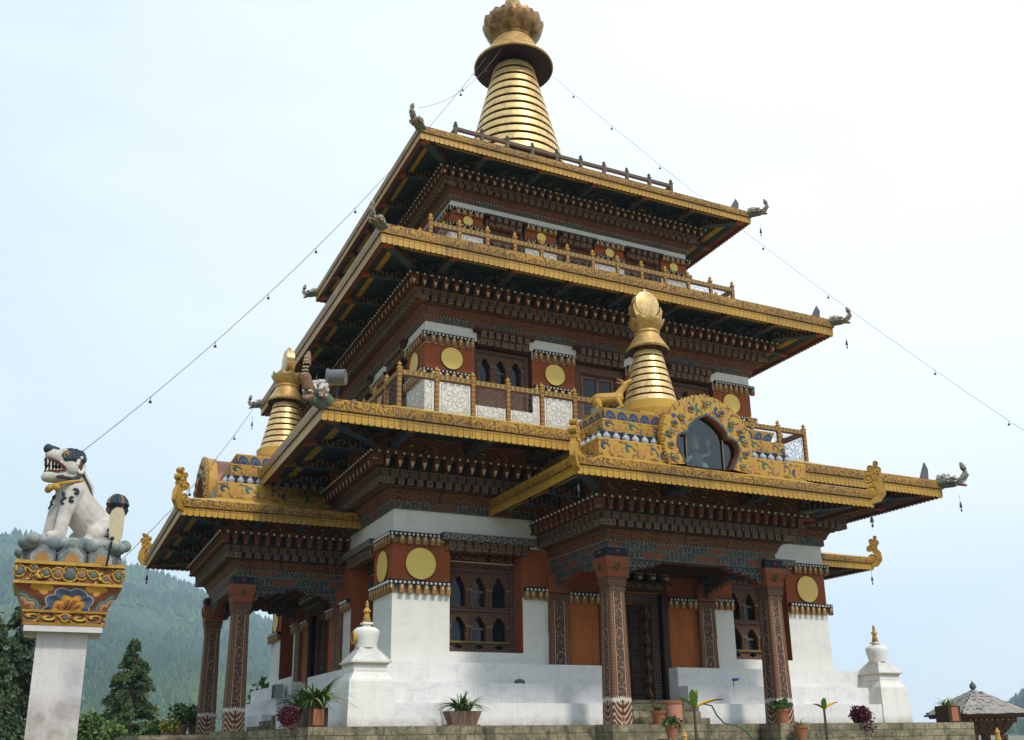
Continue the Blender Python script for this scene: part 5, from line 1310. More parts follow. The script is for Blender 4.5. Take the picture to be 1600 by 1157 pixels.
for s in (-1, 1):
    m = MB(); m.mat('disc gold').ball((.21, s * .1, .79), .026, 10, 8, (1, .6, 1)); m.mat('trunk brown').tube([(.205 + .045 * cos(q), s * .1, .79 + .03 * sin(q)) for q in [i * .63 for i in range(10)]], .015, 5, True); m.mat('verdigris').ball((.215, s * .11, .79), .018, 8, 6); m.mat('void').ball((.217, s * .122, .79), .009, 6, 5); m.build('eye', LI)
    m = MB(); m.mat('lion white').tube([(.05 + .04 * cos(q), s * .14, .7 + .08 * sin(q)) for q in [i * .63 for i in range(10)]], .021, 8, True); m.mat('reveal').ball((.05, s * .135, .7), .06, 10, 8, (.6, .3, 1.1)); m.build('ear', LI)
    m = MB(); m.mat('lion navy').tube([(.2, s * .1, .55), (.12, s * .115, .545), (.06, s * .12, .58), (.04, s * .13, .63)], [.015, .022, .025, .012], 7); m.tube([(.3, s * .02, .545), (.2, s * .09, .56)], [.018, .02], 7); m.build('beard', LI)
    def curl(cx, y, cz, r, d, lean=0.0):
        m = MB(); m.mat('lion navy').tube([(cx + d * r * (1 - .11 * q) * cos(q * .62 + .6), s * (y - abs(q - 4) * .0015 - lean * sin(q * .62 + .6) * r), cz + r * (1 - .11 * q) * sin(q * .62 + .6)) for q in range(9)], [.006, .011, .015, .017, .018, .018, .017, .016, .012], 8)
        m.build('leg_curl', LI)
    curl(.11, .168, .42, .03, 1, .1); curl(.13, .162, .345, .032, -1, .1)
    for z, x in ((.2, -.27), (.14, -.25), (.08, -.23)):
        m = MB(); m.mat('lion navy').tube([(x - .075, s * .185, z - .01), (x - .03, s * .222, z + .008), (x + .03, s * .232, z), (x + .06, s * .225, z - .015)], [.008, .018, .018, .008], 8); m.build('leg_band', LI)
    m = MB(); m.mat('lion navy').tube([(.165, s * .05, .43), (.178, s * .09, .395), (.178, s * .125, .36), (.188, s * .085, .335), (.19, s * .13, .3)], [.012, .02, .017, .02, .014], 8); m.build('chest_curl', LI)
m = MB(); m.mat('gold paint').tube([(.11 + .138 * cos(q), .138 * sin(q), .52 - .045 * cos(q)) for q in [i * .35 for i in range(18)]], .014, 6, True)
for q in (-.5, 0, .5): m.ball((.11 + .155 * cos(q), .155 * sin(q), .455), .033, 8, 6)
m.build('collar', LI)
for ch in LI.children:
    for v in ch.data.vertices:
        f = max(0., min(1., (v.co.z - .5) / .12)); k_ = 1 - .2 * f
        v.co.x = .12 + (v.co.x - .12) * k_; v.co.y *= (k_ if f > 0 else 1.0); v.co.z = .5 + (v.co.z - .5) * (1 - .14 * f) if f > 0 else v.co.z
# paddle-shaped reflector on a thin stem behind the lion
c0 = at(166, 885, 8.45); c1 = at(176, 842, 8.45); c2 = at(187, 792, 8.45)
t = tag(empty('paddle_reflector', c0), 'cream paddle-shaped metal reflector on a thin stem behind the lion', 'reflector')
m = MB(); m.mat('metal dark').tube([(0, 0, 0), tuple(c1 - c0 + Vector((0, .01, .02)))], .01, 8); m.ball(tuple(c1 - c0), .022, 8, 6); m.build('stem', t)
m = MB(); a = c1 - c0; ux = Vector((rt2.x, rt2.y, 0)).normalized()
P = [(-.02, -.02), (.055, -.05), (.08, .02), (.085, .22), (.06, .27), (.01, .28), (-.03, .25), (-.045, .19), (-.035, .06)]
m.M = Matrix.Translation(a) @ Matrix.Rotation(radians(-28), 4, 'Z'); m.mat('cream paint').poly_prism(P, -.008, .008); m.build('paddle', t)

# ------------------------------------------------------------------ bell wires
def wire(label, a, b, sag, fr, rad=.006, thick_bell=.042, lens=None):
    a, b = Vector(a), Vector(b); t = tag(empty('bell_wire', a), label, 'bell wire', 'wires of little bells strung from the spire')
    P = [(b - a) * (i / 24) - Vector((0, 0, sag * 4 * (i / 24) * (1 - i / 24))) for i in range(25)]
    m = MB(); m.mat('wire').tube(P, rad, 4); m.build('wire', t)
    f0 = None
    for f in fr:
        i = f * 24; k = int(i); p = P[k].lerp(P[min(k + 1, 24)], i - k)
        if f0 is None:
            m = MB(); s = thick_bell; m.mat('metal dark').tube([(0, 0, 0), (0, 0, -s * 2)], .007, 4); m.lathe([(s, -s * 3.6), (s * .85, -s * 3), (s * .6, -s * 2.4), (0, -s * 2)], 10); m.lathe([(0, -s * 4.3), (s * .3, -s * 4), (s * .12, -s * 3.4)], 6); f0 = m.build('bell', t); o = f0
        else: o = f0.copy(); COL.objects.link(o); o.parent = t
        o.location = p
top = Vector((-1.3, -.7, 23.75))
LH = LI.location + Vector((-.02, -.02, .72))
best = min((abs((at(100, 728, d).y) / (at(100, 728, d).x) - .33), d) for d in [12 + i * .1 for i in range(200)])[1]
WE = at(100, 728, best)
wire('long bell wire from the spire down to behind the lion on the pillar', (-1.3, -.45, 23.7), WE, .9, [.045, .09, .42, .52, .63, .74, .86], .008)
m = MB(); m.mat('metal dark').tube([(0, 0, 0), (0, 0, WE.z + 1.9)], .03, 8); o = m.build('wire_post'); o.location = (WE.x, WE.y, -1.9); tag(o, 'thin dark post behind the lion pillar holding the long bell wire', 'post')
wire('short bell wire from the spire to the near roof corner', (-1.0, -1.0, 23.7), (-E3 - .1, -E3 - .1, 16.6), .5, [.22, .55])
wire('bell wire slanting down at the far left from the upper roof corner', (-7.3, 7.3, 12.1), at(180, 885, 17), .3, [.3, .47, .66], .009)
wire('bell wire from the spire down past the right roof corners', (1.45, -.4, 23.75), at(1640, 700, 30), .5, [.05, .14, .25, .36, .47, .6, .8, .93], .006)
# bells under the corners
bl0 = None
def hang(x, y, z, where, s=.05):
    t = tag(empty('hanging_bell', (x, y, z)), 'tiny dark bell hanging under the ' + where, 'bell', 'bells hanging under the roof corners')
    m = MB(); m.mat('metal dark').tube([(0, 0, 0), (0, 0, -.2)], .006, 4); s *= .8; m.lathe([(s, -.36), (s * .8, -.3), (s * .5, -.22), (0, -.19)], 10); m.lathe([(0, -.5), (s * .6, -.45), (s * .2, -.38)], 6); m.build('bell_body', t)
e = E1 + .3; hang(e, -e, 6.15, 'right corner of the lowest main roof')
e = E2 + .25; hang(e, -e, 11.45, 'right corner of the middle roof'); hang(-e, e, 11.45, 'far left corner of the middle roof'); e = E3 + .2; hang(e, -e, 15.7, 'right corner of the top roof')
hang(4.0, -10.95, 4.95, 'right corner of the front porch roof', .06); hang(10.95, -4.0, 4.95, 'corner of the right porch roof'); hang(-10.95, 4.0, 4.95, 'far corner of the left porch roof', .06); hang(-4.0, -10.9, 4.95, 'left corner of the front porch roof')
# floodlight
fl = tag(empty('floodlight', at(528, 590, 20.9)), 'grey drum floodlight beside the beast head on the lowest roof corner', 'floodlight')
m = MB(); m.M = Matrix.Rotation(radians(60), 4, 'Z'); m.mat('lamp grey').lathe([(0, -.17), (.17, -.17), (.17, .17), (.2, .19), (.2, .22), (0, .22)], 20, axis='y'); m.build('housing', fl)
m = MB(); m.mat('metal dark').tube([(0, 0, -.2), (0, .05, -.55)], .025, 6); m.build('bracket', fl)
# ------------------------------------------------------------------ pots and plants
rnd = random.Random(11)
mat('leaf dry', m_leaf((.3, .24, .08), (.2, .13, .05)), wear=.2)
def pot_mb(kind='round', r=.17, h=.3, mt='terracotta'):
    m = MB(); m.mat(mt)
    if kind == 'round': m.lathe([(0, 0), (r * .62, 0), (r * .9, h * .8), (r, h * .8), (r * 1.03, h), (r * .9, h), (r * .88, h * .92), (0, h * .92)], 20)
    elif kind == 'trough':
        for k in range(4):
            m.M = RZ(k); a, b = r * .7, r
            m.face([(-a, -a, 0), (a, -a, 0), (b, -b, h), (-b, -b, h)]); m.face([(-b, -b, h), (b, -b, h), (b * .88, -b * .88, h), (-b * .88, -b * .88, h)])
        m.M = Matrix.Identity(4); m.box(-r * .95, r * .95, -r * .75, r * .75, -.001, .03); m.V = [(x * 1.35, y * .75, z) for x, y, z in m.V]
        m.mat('soil').box(-r * 1.2, r * 1.2, -r * .62, r * .62, h * .8, h * .9)
        return m
    elif kind == 'box':
        m.box(-r, r, -r, r, 0, h); m.mat('terracotta').box(-r * .55, r * .55, -r - .012, -r, h * .08, h * .92)
        return m
    m.mat('soil').lathe([(0, h * .93), (r * .86, h * .93)], 16)
    return m
def strap_leaf(m, a, L, droop, w, z0, mt='leaf', rise=1.0):
    d = Vector((cos(a), sin(a), 0)); s = Vector((-sin(a), cos(a), 0)); n = 6; prev = None
    for i in range(n + 1):
        f = i / n; p = d * (L * f * (.55 + .45 * f)) * (.4 + droop * .6) + Vector((0, 0, z0 + L * rise * (f - droop * f * f * 1.1)))
        ww = w * (1 - f ** 2.2) * (.6 + .8 * min(f * 3, 1) * .5) + .0015
        q = (p - s * ww, p + s * ww + Vector((0, 0, ww * .4)))
        if prev: m.mat(mt).face([tuple(prev[0]), tuple(prev[1]), tuple(q[1]), tuple(q[0])], None, True)
        prev = q
def tuft(n, L, z0, w=.016, mt='leaf', r=.06):
    m = MB()
    for i in range(n):
        a = rnd.uniform(0, 2 * pi); m.M = Matrix.Translation((rnd.uniform(-r, r), rnd.uniform(-r, r), 0))
        strap_leaf(m, a, L * rnd.uniform(.6, 1.1), rnd.uniform(.3, .95), w * rnd.uniform(.7, 1.2), z0, 'leaf dry' if rnd.random() < .06 else mt if rnd.random() < .75 else 'leaf dark')
    m.M = Matrix.Identity(4); return m
def leafball(n, R, c, size, mats, sc=(1, 1, 1), hang=0, stems=None):
    m = MB()
    for i in range(n):
        d = Vector((rnd.gauss(0, 1), rnd.gauss(0, 1), rnd.gauss(0, 1))).normalized() * R * (rnd.random() ** .4)
        p = Vector((c[0] + d.x * sc[0], c[1] + d.y * sc[1], c[2] + d.z * sc[2]))
        if hang and rnd.random() < hang: p.z -= rnd.random() * R * 1.5; p.y -= R * .5
        leaf_quad(m, p, size * rnd.uniform(.6, 1.3), rnd.choice(mats))
    if stems:
        for i in range(stems):
            a = rnd.uniform(0, 2 * pi); e = Vector((c[0] + R * .6 * cos(a) * sc[0], c[1] + R * .6 * sin(a) * sc[1], c[2] + R * rnd.uniform(-.2, .6) * sc[2]))
            m.mat('bark').tube([(c[0], c[1], c[2] - R * sc[2]), tuple(e)], [.012, .004], 5)
    return m
def leaf_quad(m, p, s, mt):
    a = Vector((rnd.gauss(0, 1), rnd.gauss(0, 1), rnd.gauss(0, .7))).normalized(); b = a.cross(Vector((rnd.gauss(0, 1), rnd.gauss(0, 1), rnd.gauss(0, 1)))).normalized() * .45
    m.mat(mt).face([tuple(p), tuple(p + (a * .5 + b) * s), tuple(p + a * s), tuple(p + (a * .5 - b) * s)])
def plant(loc, label, potkw, crown, crownname='leaves', cat='potted plant'):
    t = tag(empty('potted_plant', loc), label, cat, 'potted plants along the terrace edge'); pot_mb(**potkw).build('pot', t); crown.build(crownname, t); return t
P = lambda u, v, y: ony(u, v, y)
def base(u, y): q = ony(u, 1135, y); return (q.x, q.y, 0.0)
plant(base(722, -8.45), 'strap-leaved plant in a brown trough, alone below the large left window', dict(kind='trough', r=.27, h=.3, mt='clay brown'), tuft(110, .72, .24, .024, r=.12))
plant(base(493, -8.5), 'big strap-leaved plant in a dark box pot left of the corner stupa', dict(kind='box', r=.19, h=.36, mt='dark wood'), tuft(150, .95, .32, .028, r=.13))
plant((-8.72, -7.6, 0), 'strap-leaved plant in a clay trough beside the purple bush at the left', dict(kind='trough', r=.24, h=.28, mt='clay brown'), tuft(110, .82, .25, .024, r=.11))
q = base(448, -8.7)
plant((q[0] + .02, q[1], 0), 'dark purple leafy bush spilling from its pot at the left terrace corner', dict(kind='round', r=.16, h=.2, mt='clay brown'), leafball(1400, .22, (0, -.05, .2), .05, ['leaf purple'], (1, .8, .85), .06), 'leaves')
plant((5.15, -8.66, 0), 'dark purple leafy bush hanging over the terrace edge at the right', dict(kind='round', r=.16, h=.2, mt='clay brown'), leafball(1600, .28, (0, -.05, .2), .06, ['leaf purple'], (1.15, .7, .8), .2), 'leaves')
plant(base(1030, -8.7), 'grassy plant in a terracotta pot beside the barrel', dict(r=.17, h=.3), tuft(40, .4, .26, .012))
plant((1.9 + .12, -9.45, 0), 'leafy plant in a terracotta pot at the foot of the right front column', dict(r=.17, h=.32), leafball(160, .2, (0, 0, .38), .13, ['leaf', 'leaf dark', 'leaf'], (1.2, 1, .5)), 'leaves')
for u, v, s, lab, cr in ((1251, 1135, .17, 'pale spiky plant in a terracotta pot below the terrace edge right of the column', 'tuft'), (1049, 1133, .15, 'low bushy plant in a small terracotta pot below the door steps', 'ball')):
    q = ony(u, 1157, -9.9); z = q.z
    q = ony(u, v, -9.9)
    if cr == 'tuft': crown = tuft(26, .33, .24, .014, 'leaf bright')
    else: crown = leafball(300, .2, (0, 0, .32), .07, ['leaf', 'leaf dark'], (1.1, 1, .6))
    t = plant((q.x, q.y, q.z - .28), lab, dict(r=s, h=.3), crown)
    b = MB(); b.mat('stone').box(-.22, .22, -.22, .22, -1.9 - (q.z - .28), -.001); bo = b.build('stone_block'); bo.location = t.location; tag(bo, 'stone block carrying the ' + ('pale spiky plant pot' if cr == 'tuft' else 'low bushy plant pot'), 'block')
# box planter at the right end of the terrace
plant((8.35, -8.6, 0), 'bright green plant in a wooden box at the right end of the terrace', dict(kind='box', r=.22, h=.42, mt='dark wood'), tuft(40, .42, .4, .022, 'leaf bright', .1))
# left group
for u, x_, lab, R, kind, mats in ((283, -9.75, 'leafy green shrub in a brown pot, second from the left on the terrace', .27, 'clay brown', ['leaf', 'leaf dark']), (303, -9.35, 'thin twiggy plant in a round clay pot beside the far porch column', .22, 'clay brown', ['leaf', 'trunk brown']), (264, -10.2, 'low yellow-green plant in a small pot at the far left of the terrace', .15, 'clay brown', ['leaf bright', 'leaf', 'leaf yellow'])):
    r = ray(u, 1140); k = (x_ - CP.x) / r.x; q = CP + r * k
    R *= 1.0
    plant((q.x, q.y, -.05 if R > .2 else -.3), lab, dict(r=.2, h=.32, mt=kind), leafball(420, R * 1.5, (0, 0, .34 + R), .1, mats, (1.1, 1.1, .8), 0, 7))
# ledge under the left pots, outside the terrace
m = MB(); m.mat('stone').box(-11.2, -8.9, -1.0, 7.5, -1.9, -.06, skip='d'); tag(m.build('side_terrace'), 'stone ledge left of the porch', kind='structure')
# banana plants
def banana(loc, label, h, drop, n=2, sc=1.0, first=True):
    t = tag(empty('banana_plant', loc), label, 'banana plant', 'young banana plants below the terrace'); m = MB(); m.mat('bark').tube([(0, 0, 0), (.01, 0, h * .5), (-.01, 0, h)], [.04, .035, .025], 8); m.build('stem', t)
    def blade(a, L, w, rise, mt, curl=.5):
        m = MB(); d = Vector((cos(a), sin(a), 0)); s = Vector((-sin(a), cos(a), 0)); prev = None
        for i in range(11):
            f = i / 10; p = d * L * f + Vector((0, 0, h - .03 + rise * f - curl * f * f)); ww = w * (sin(pi * min(1, .08 + f * .95)) ** .7) + .004
            jag = (1 + .12 * (i % 2)); q = [p - s * ww * jag + Vector((0, 0, ww * .5)), p, p + s * ww * jag + Vector((0, 0, ww * .5))]
            if prev:
                for j in (0, 1): m.mat(mt if not (mt == 'leaf yellow' and i > 8) else 'trunk brown').face([tuple(prev[j]), tuple(prev[j + 1]), tuple(q[j + 1]), tuple(q[j])])
            prev = q
        m.build('leaf', t)
    blade(*drop); 
    blade(pi - .3, .42 * sc, .09 * sc, .34 * sc, 'leaf bright', .1); blade(pi * .95 + 1, .3 * sc, .08 * sc, .38 * sc, 'leaf bright', .0); blade(.4, .14 * sc, .05 * sc, .4 * sc, 'leaf bright', 0)
q = ony(1085, 1105, -10.3); banana((q.x, q.y, -1.9), 'young banana plant with a torn yellow leaf in front of the door steps', q.z + 1.9, (-.12, .72, .1, .3, 'leaf yellow', .12))
q = ony(1288, 1108, -10.1); banana((q.x, q.y, -1.9), 'young banana plant with a yellow leaf beside the right purple bush', q.z + 1.9, (-.1, .4, .08, .26, 'leaf yellow', .08), sc=.7)
# small gilt stupa tips in front of the terrace
def tip(u, v, d, lab):
    q = at(u, v, d); t = tag(empty('garden_stupa', (q.x, q.y, -1.9)), lab, 'stupa'); H = q.z + 1.9; k = .55
    m = MB(); m.mat('gold paint').lathe([(.11 * k, H - .55 * k), (.12 * k, H - .42 * k), (.09 * k, H - .4 * k), (.07 * k, H - .22 * k), (.1 * k, H - .2 * k), (.05 * k, H - .1 * k), (0, H)], 14); m.build('gilt_tip', t)
    m = MB(); m.mat('stupa white').lathe([(.3, 0), (.3, H * .4), (.24, H * .42), (.22, H * .7), (.12, H - .62 * k), (.1 * k, H - .55 * k)], 18); m.build('body', t)
tip(1069, 1141, 17.2, 'small white stupa with yellow tip below the door steps'); tip(1557, 1136, 20, 'small white stupa with golden tip in front of the shingled hut')
# barrel, tap, hose, stone, utility box
q = base(1053, -8.65); t = tag(empty('water_barrel', q), 'pink plastic water barrel with a red rim by the door steps', 'barrel')
m = MB(); m.mat('pink clay').lathe([(0, 0), (.2, 0), (.215, .44), (0, .44)], 24); m.build('drum', t); m = MB(); m.mat('terracotta').lathe([(.215, .44), (.23, .45), (.235, .51), (.19, .52), (0, .5)], 24); m.build('rim', t)
t = tag(empty('tap', (2.42, -7.25, .94)), 'small water tap wrapped in blue plastic on the right bench', 'tap'); m = MB(); m.mat('metal dark').tube([(0, 0, 0), (0, 0, .16), (.12, -.03, .17)], .016, 6); m.build('pipe', t); m = MB(); m.mat('blue plastic').cap((-.0, 0, .17), (.12, -.03, .18), .04, .03, 8); m.build('wrap', t)
q0, q1 = ony(1100, 1101, -10.2), ony(1180, 1157, -10.2)
pts = [ony(u, v, -10.0) for u, v in ((1098, 1100), (1112, 1103), (1120, 1118), (1132, 1131), (1150, 1134), (1165, 1142), (1178, 1157), (1186, 1175))]
m = MB(); m.mat('hose').tube(pts, .018, 6); tag(m.build('garden_hose'), 'thin green hose curving down from the banana plant over the terrace wall', 'hose')
m = MB(); m.mat('slate').ball((0, 0, .05), .09, 12, 8, (1.6, .8, .8)); o = m.build('loose_stone'); o.location = (-3.62, -7.2, .93); tag(o, 'small rounded grey stone on the white ledge under the left window', 'stone')
m = MB(); m.mat('grey paint').box(-.12, .12, -.22, .22, 0, .42); m.mat('metal dark').box(-.13, -.12, -.18, .18, .04, .38); o = m.build('utility_box'); o.location = (-7.25, 1.65, .94); tag(o, 'small grey metal box on the plinth beside the left doorway', 'box')

# ------------------------------------------------------------------ shingled hut
hc = at(1528, 1130, 30); t = tag(empty('prayer_wheel_hut', (hc.x, hc.y, -1.9)), 'small brown hut with a mossy shingle roof behind the terrace at the right', 'hut')
t.rotation_euler = (0, 0, radians(-20)); Z = lambda v: at(1528, v, 30).z + 1.9
ze, zp_, zf = Z(1117), Z(1080), Z(1064)
m = MB(); R = 1.1
for r in range(7):
    f0, f1 = r / 7, (r + 1) / 7
    for k in range(4):
        m.M = RZ(k); a, b = R * (1 - f0 * .96), R * (1 - f1 * .96); za, zb = ze + (zp_ - ze) * f0 ** .9, ze + (zp_ - ze) * f1 ** .9
        n = max(2, int(a * 2 / .13))
        for i in range(n):
            x0, x1 = -a + 2 * a * i / n, -a + 2 * a * (i + 1) / n; y0, y1 = -b + 2 * b * i / n, -b + 2 * b * (i + 1) / n; j = rnd.uniform(0, .03); q = .05
            m.mat('shingle').face([(x0, -a - .04, za + j), (x1, -a - .04, za + j), (y1, -b, zb + .03 + j), (y0, -b, zb + .03 + j)])
            m.mat('dark back').face([(x0, -a - .04, za + j - .045), (x1, -a - .04, za + j - .045), (x1, -a - .04, za + j), (x0, -a - .04, za + j)])  # near-black strip paints the shadow line under each shingle row
m.M = Matrix.Identity(4)
for i in range(16): k = rnd.randrange(4); f = rnd.random(); m.M = RZ(k); m.mat('slate').ball((rnd.uniform(-1, 1) * R * (1 - f), -R * (1 - f * .96), ze + (zp_ - ze) * f + .05), .055, 7, 5, (1.3, 1, .7))
m.M = Matrix.Identity(4); m.build('shingle_roof', t)
m = MB(); m.mat('slate').lathe([(.06, zp_), (.05, zp_ + .06), (.1, zp_ + .12), (.09, zp_ + .2), (.03, zf - .03), (0, zf + .03)], 12); m.build('finial', t)
m = MB(); m.mat('bracket red'); ringsq(m, R * .93, ze - .1, R * .93, ze + .02, 'bracket red'); ringsq(m, R * .62, ze - .1, R * .93, ze - .1, 'reveal'); ringsq(m, R * .72, ze - .25, R * .72, ze - .1, 'carved'); ringsq(m, R * .55, ze - .45, R * .66, ze - .25, 'squares'); ringsq(m, R * .66, ze - .25, R * .72, ze - .25, 'reveal')
ringsq(m, R * .45, ze - .6, R * .55, ze - .45, 'carved red')
for k in range(4):
    m.M = RZ(k)
    for i in range(9): m.mat('cream paint').ball((-R * .62 + i * R * .155, -R * .73, ze - .16), .03, 6, 4)
m.M = Matrix.Identity(4); m.build('cornice', t)
p0 = None
for sx in (-1, 1):
    for sy in (-1, 1):
        if p0 is None:
            m = MB(); m.mat('dark wood').box(-.07, .07, -.07, .07, 0, ze - .6); m.mat('carved').box(-.1, .1, -.1, .1, ze - .8, ze - .6); p0 = m.build('post', t); o = p0
        else: o = p0.copy(); COL.objects.link(o); o.parent = t
        o.location = (sx * R * .42, sy * R * .42, 0)
m = MB(); m.mat('ochre red').lathe([(.05, .3), (.3, .35), (.3, ze - 1.0), (.05, ze - .95)], 20); m.mat('gold paint').lathe([(.31, ze - 1.4), (.31, ze - 1.3)], 20); m.build('prayer_wheel', t)
# ------------------------------------------------------------------ trees
def conifer(u, vtop, d, rw, label, mats, seed, n=5200, droop=.5, ground=-1.9, dens=1.0, ls=.34, sk=1.0):
    R = random.Random(seed); q = at(u, vtop, d); H = q.z - ground; t = tag(empty('conifer_tree', (q.x, q.y, ground)), label, 'tree', 'conifers beyond the terrace')
    m = MB(); m.mat('bark').tube([(0, 0, 0), (.05, .0, H * .5), (0, 0, H * .97)], [.2, .12, .02], 8); m.build('trunk', t)
    m = MB(); nb = int(H * 24)
    br = []
    for i in range(nb):
        f = (i / nb) ** .9; z = H * (.06 + .93 * f); L = rw * (1 - f) ** .75 * R.uniform(.7, 1.12) + .08; a = R.uniform(0, 2 * pi)
        br.append((z, L, a)); m.mat('bark').tube([(0, 0, z), (cos(a) * L * .6, sin(a) * L * .6, z + L * .12), (cos(a) * L, sin(a) * L, z - L * droop * .3)], [.03, .018, .006], 4)
    m.build('limbs', t)
    m = MB()
    for j in range(n):
        z, L, a = br[int(R.random() ** 1.0 * nb) % nb]; g = R.uniform(.15, 1.05); a2 = a + R.gauss(0, .13)
        c = Vector((cos(a2) * L * g, sin(a2) * L * g, z + L * .12 * min(1, g * 1.6) - max(0, g - .6) * L * droop + R.gauss(0, .06)))
        s = ls * R.uniform(.5, 1.2) * (.55 + .45 * L / rw)
        dv = Vector((cos(a2) * R.uniform(.2, .9), sin(a2) * R.uniform(.2, .9), -R.uniform(.3, 1.1) * droop * 1.6 + .15)).normalized(); sd_ = dv.cross(Vector((R.gauss(0, 1), R.gauss(0, 1), R.gauss(0, 1)))).normalized() * s * .22
        m.mat(mats[0] if R.random() < .62 else mats[1]).face([tuple(c - sd_ * .4), tuple(c + dv * s * .5 - sd_), tuple(c + dv * s), tuple(c + dv * s * .5 + sd_)])
    m.build('crown', t)
conifer(212, 998, 45, 1.75, 'pointed green conifer between the lion pillar and the left porch', ['needles', 'leaf dark'], 3, 30000, ls=.22)
conifer(-22, 905, 30, 1.9, 'dark shaggy conifer at the left edge of the view', ['needles dark', 'needles'], 5, 22000, .8, ls=.2)
conifer(38, 935, 33, 1.5, 'dark drooping conifer just behind the lion pillar', ['needles dark', 'needles'], 9, 18000, .8, ls=.22)
conifer(70, 1080, 38, 1.6, 'low dark conifer behind the pillar shaft', ['needles dark', 'needles'], 12, 9000, .7, ls=.24)
def bush(u, v, d, R, label, mats, n=2600, ls=.2, sc=(1, 1, .9), name='shrub', stem=True):
    q = at(u, v, d); t = tag(empty(name, (q.x, q.y, -1.9)), label, name)
    zc = q.z + 1.9 - R * sc[2]; lb = leafball(n, R, (0, 0, zc), ls, mats, sc)
    lb.build('crown', t); m = MB(); m.mat('bark').tube([(0, 0, 0), (.05, 0, zc)], [.07, .03], 6)
    for i in range(9): a = rnd.uniform(0, 6.28); m.tube([(.03, 0, zc * .7), (cos(a) * R * .6, sin(a) * R * .6, zc + R * rnd.uniform(-.2, .5))], [.03, .01], 5)
    m.build('trunk', t)
bush(142, 1112, 40, .9, 'bright green bush just right of the pillar shaft', ['bush green', 'leaf'], 2600, .2, (.6, .6, 1.2))
bush(172, 1128, 42, .8, 'mid green bush between the pillar and the pointed conifer', ['bush green', 'leaf'], 1600, .22)
bush(410, 1058, 34, .9, 'sparse leafy shrub seen through the left porch', ['leaf dark', 'leaf'], 260, .2, (.5, .5, 1))
bush(246, 1125, 36, .6, 'low shrub at the foot of the pointed conifer', ['leaf', 'bush green'], 900, .18)

# ------------------------------------------------------------------ hills
ridge = [(-700, 700), (-300, 775), (-60, 815), (0, 820), (40, 826), (90, 838), (150, 852), (195, 868), (240, 888), (300, 903), (340, 925), (390, 950), (430, 963), (500, 1010), (620, 1075), (800, 1120), (1000, 1135), (1300, 1138), (1450, 1136), (1530, 1112), (1600, 1062), (1700, 1010), (2000, 960), (2400, 1000)]
from mathutils import noise as mnoise
tab = []
for u, v in ridge:
    r = ray(u, v); tab.append((atan2(r.x, r.y), r.z / sqrt(r.x ** 2 + r.y ** 2)))
def elev(az):
    if az <= tab[0][0]: return tab[0][1]
    for (a, e0), (b, e1) in zip(tab, tab[1:]):
        if az <= b: return e0 + (e1 - e0) * (az - a) / (b - a)
    return tab[-1][1]
D0, D1 = 600, 1900
def hill(az, f):
    """point on the hillside: f 0 (foot) .. 1 (ridge)"""
    fr = max(0, min(1, (az + .6) / .3)) if az < 0 else 1
    d = D0 + (D1 - D0) * f; e = elev(az)
    x, y = CP.x + sin(az) * d, CP.y + cos(az) * d
    top = max(0, e - (.008 if az < .75 else .012)) * D1; n_ = mnoise.noise(Vector((x * .003, y * .003, 3))) * 42 * f * (1 - f) * 3 + mnoise.noise(Vector((x * .01, y * .01, 1))) * 14 * f * (1 - f) * 3 + mnoise.noise(Vector((x * .025, y * .025, 7))) * 3 * f
    z = CP.z + top * (f ** 1.05) * 1.0 + n_ * min(1, top / 60) - 1.9 * (1 - f)
    return Vector((x, y, max(z, -2.5)))
m = MB(); m.mat('forest'); NA, NF = 220, 36; az0, az1 = -.9, 1.9
G = [[hill(az0 + (az1 - az0) * i / NA, j / NF) for j in range(NF + 1)] for i in range(NA + 1)]
for i in range(NA):
    aa = az0 + (az1 - az0) * i / NA
    if abs(aa - .75) < (az1 - az0) / NA: continue
    for j in range(NF): m.face([tuple(G[i][j]), tuple(G[i + 1][j]), tuple(G[i + 1][j + 1]), tuple(G[i][j + 1])], None, True)
    # back slope
    A, B = G[i][NF], G[i + 1][NF]; m.face([tuple(A), tuple(B), (B.x * 1.22, B.y * 1.22, -2.5), (A.x * 1.22, A.y * 1.22, -2.5)])
tag(m.build('hills'), 'long wooded hillside falling towards the right', kind='structure')
mat('hill olive', m_leaf((.06, .075, .025), (.1, .1, .035)), wear=.2)
m = MB(); R = random.Random(21)
cnt = 0
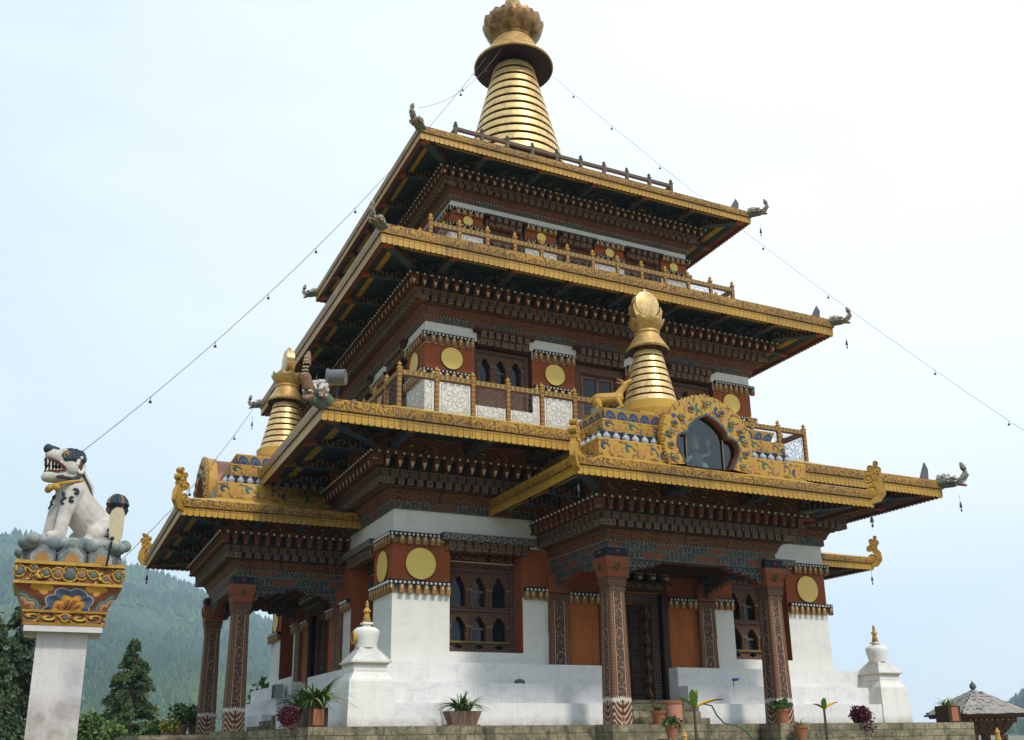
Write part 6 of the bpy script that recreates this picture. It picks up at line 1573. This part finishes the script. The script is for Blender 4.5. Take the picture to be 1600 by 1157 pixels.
while cnt < 32000:
    az = R.uniform(-.2, .42) if R.random() < .93 else R.uniform(.85, 1.1); e_ = R.random() ** .9; f = 600 * e_ / (1900 - 1300 * e_)
    if f < .01: continue
    p = hill(az, f); k = 1.0
    if elev(az) < .012: cnt += 1; continue
    cl = mnoise.noise(Vector((p.x * .007, p.y * .007, 2 + f * 3)))
    if cl < -.32 and R.random() < .6: cnt += 1; continue
    h = (p - CP).length * R.uniform(.0045, .0115) * (1 + .5 * cl) * (.75 + .5 * mnoise.noise(Vector((p.x * .015, p.y * .015, 5)))); w = h * R.uniform(.22, .5); cnt += 1
    m.mat(R.choice(['needles dark', 'needles dark', 'leaf dark'] if cl + R.gauss(0, .15) > 0 else ['needles', 'leaf dark', 'hill olive', 'bush green']))
    a0 = R.uniform(0, 6)
    for (r0, z0, r1, z1) in ((w, h * .12, w * .45, h * .6), (w * .6, h * .5, 0, h)):
        for s in range(5):
            a, b = a0 + s * 1.2566, a0 + (s + 1) * 1.2566
            q = [(p.x + r0 * cos(a), p.y + r0 * sin(a), p.z + z0), (p.x + r0 * cos(b), p.y + r0 * sin(b), p.z + z0)]
            if r1: m.face(q + [(p.x + r1 * cos(b), p.y + r1 * sin(b), p.z + z1), (p.x + r1 * cos(a), p.y + r1 * sin(a), p.z + z1)])
            else: m.face(q + [(p.x, p.y, p.z + z1)])
tag(m.build('hillside_forest'), 'dense conifer forest covering the far hillside', kind='stuff')
# ------------------------------------------------------------------ haze
hz = MB(); hz.mat('void').box(-2520, 2520, -2520, 2520, -6, 440)
o = hz.build('haze'); tag(o, 'pale summer haze', kind='stuff'); o.data.materials.clear()
hm = bpy.data.materials.new('haze'); hm.use_nodes = True; hn = hm.node_tree; hn.nodes.clear(); ho = hn.nodes.new('ShaderNodeOutputMaterial'); hv = hn.nodes.new('ShaderNodeVolumePrincipled')
hv.inputs['Color'].default_value = (.58, .8, 1, 1); hv.inputs['Density'].default_value = .0003; hv.inputs['Anisotropy'].default_value = .2; hn.links.new(hv.outputs[0], ho.inputs['Volume']); o.data.materials.append(hm)
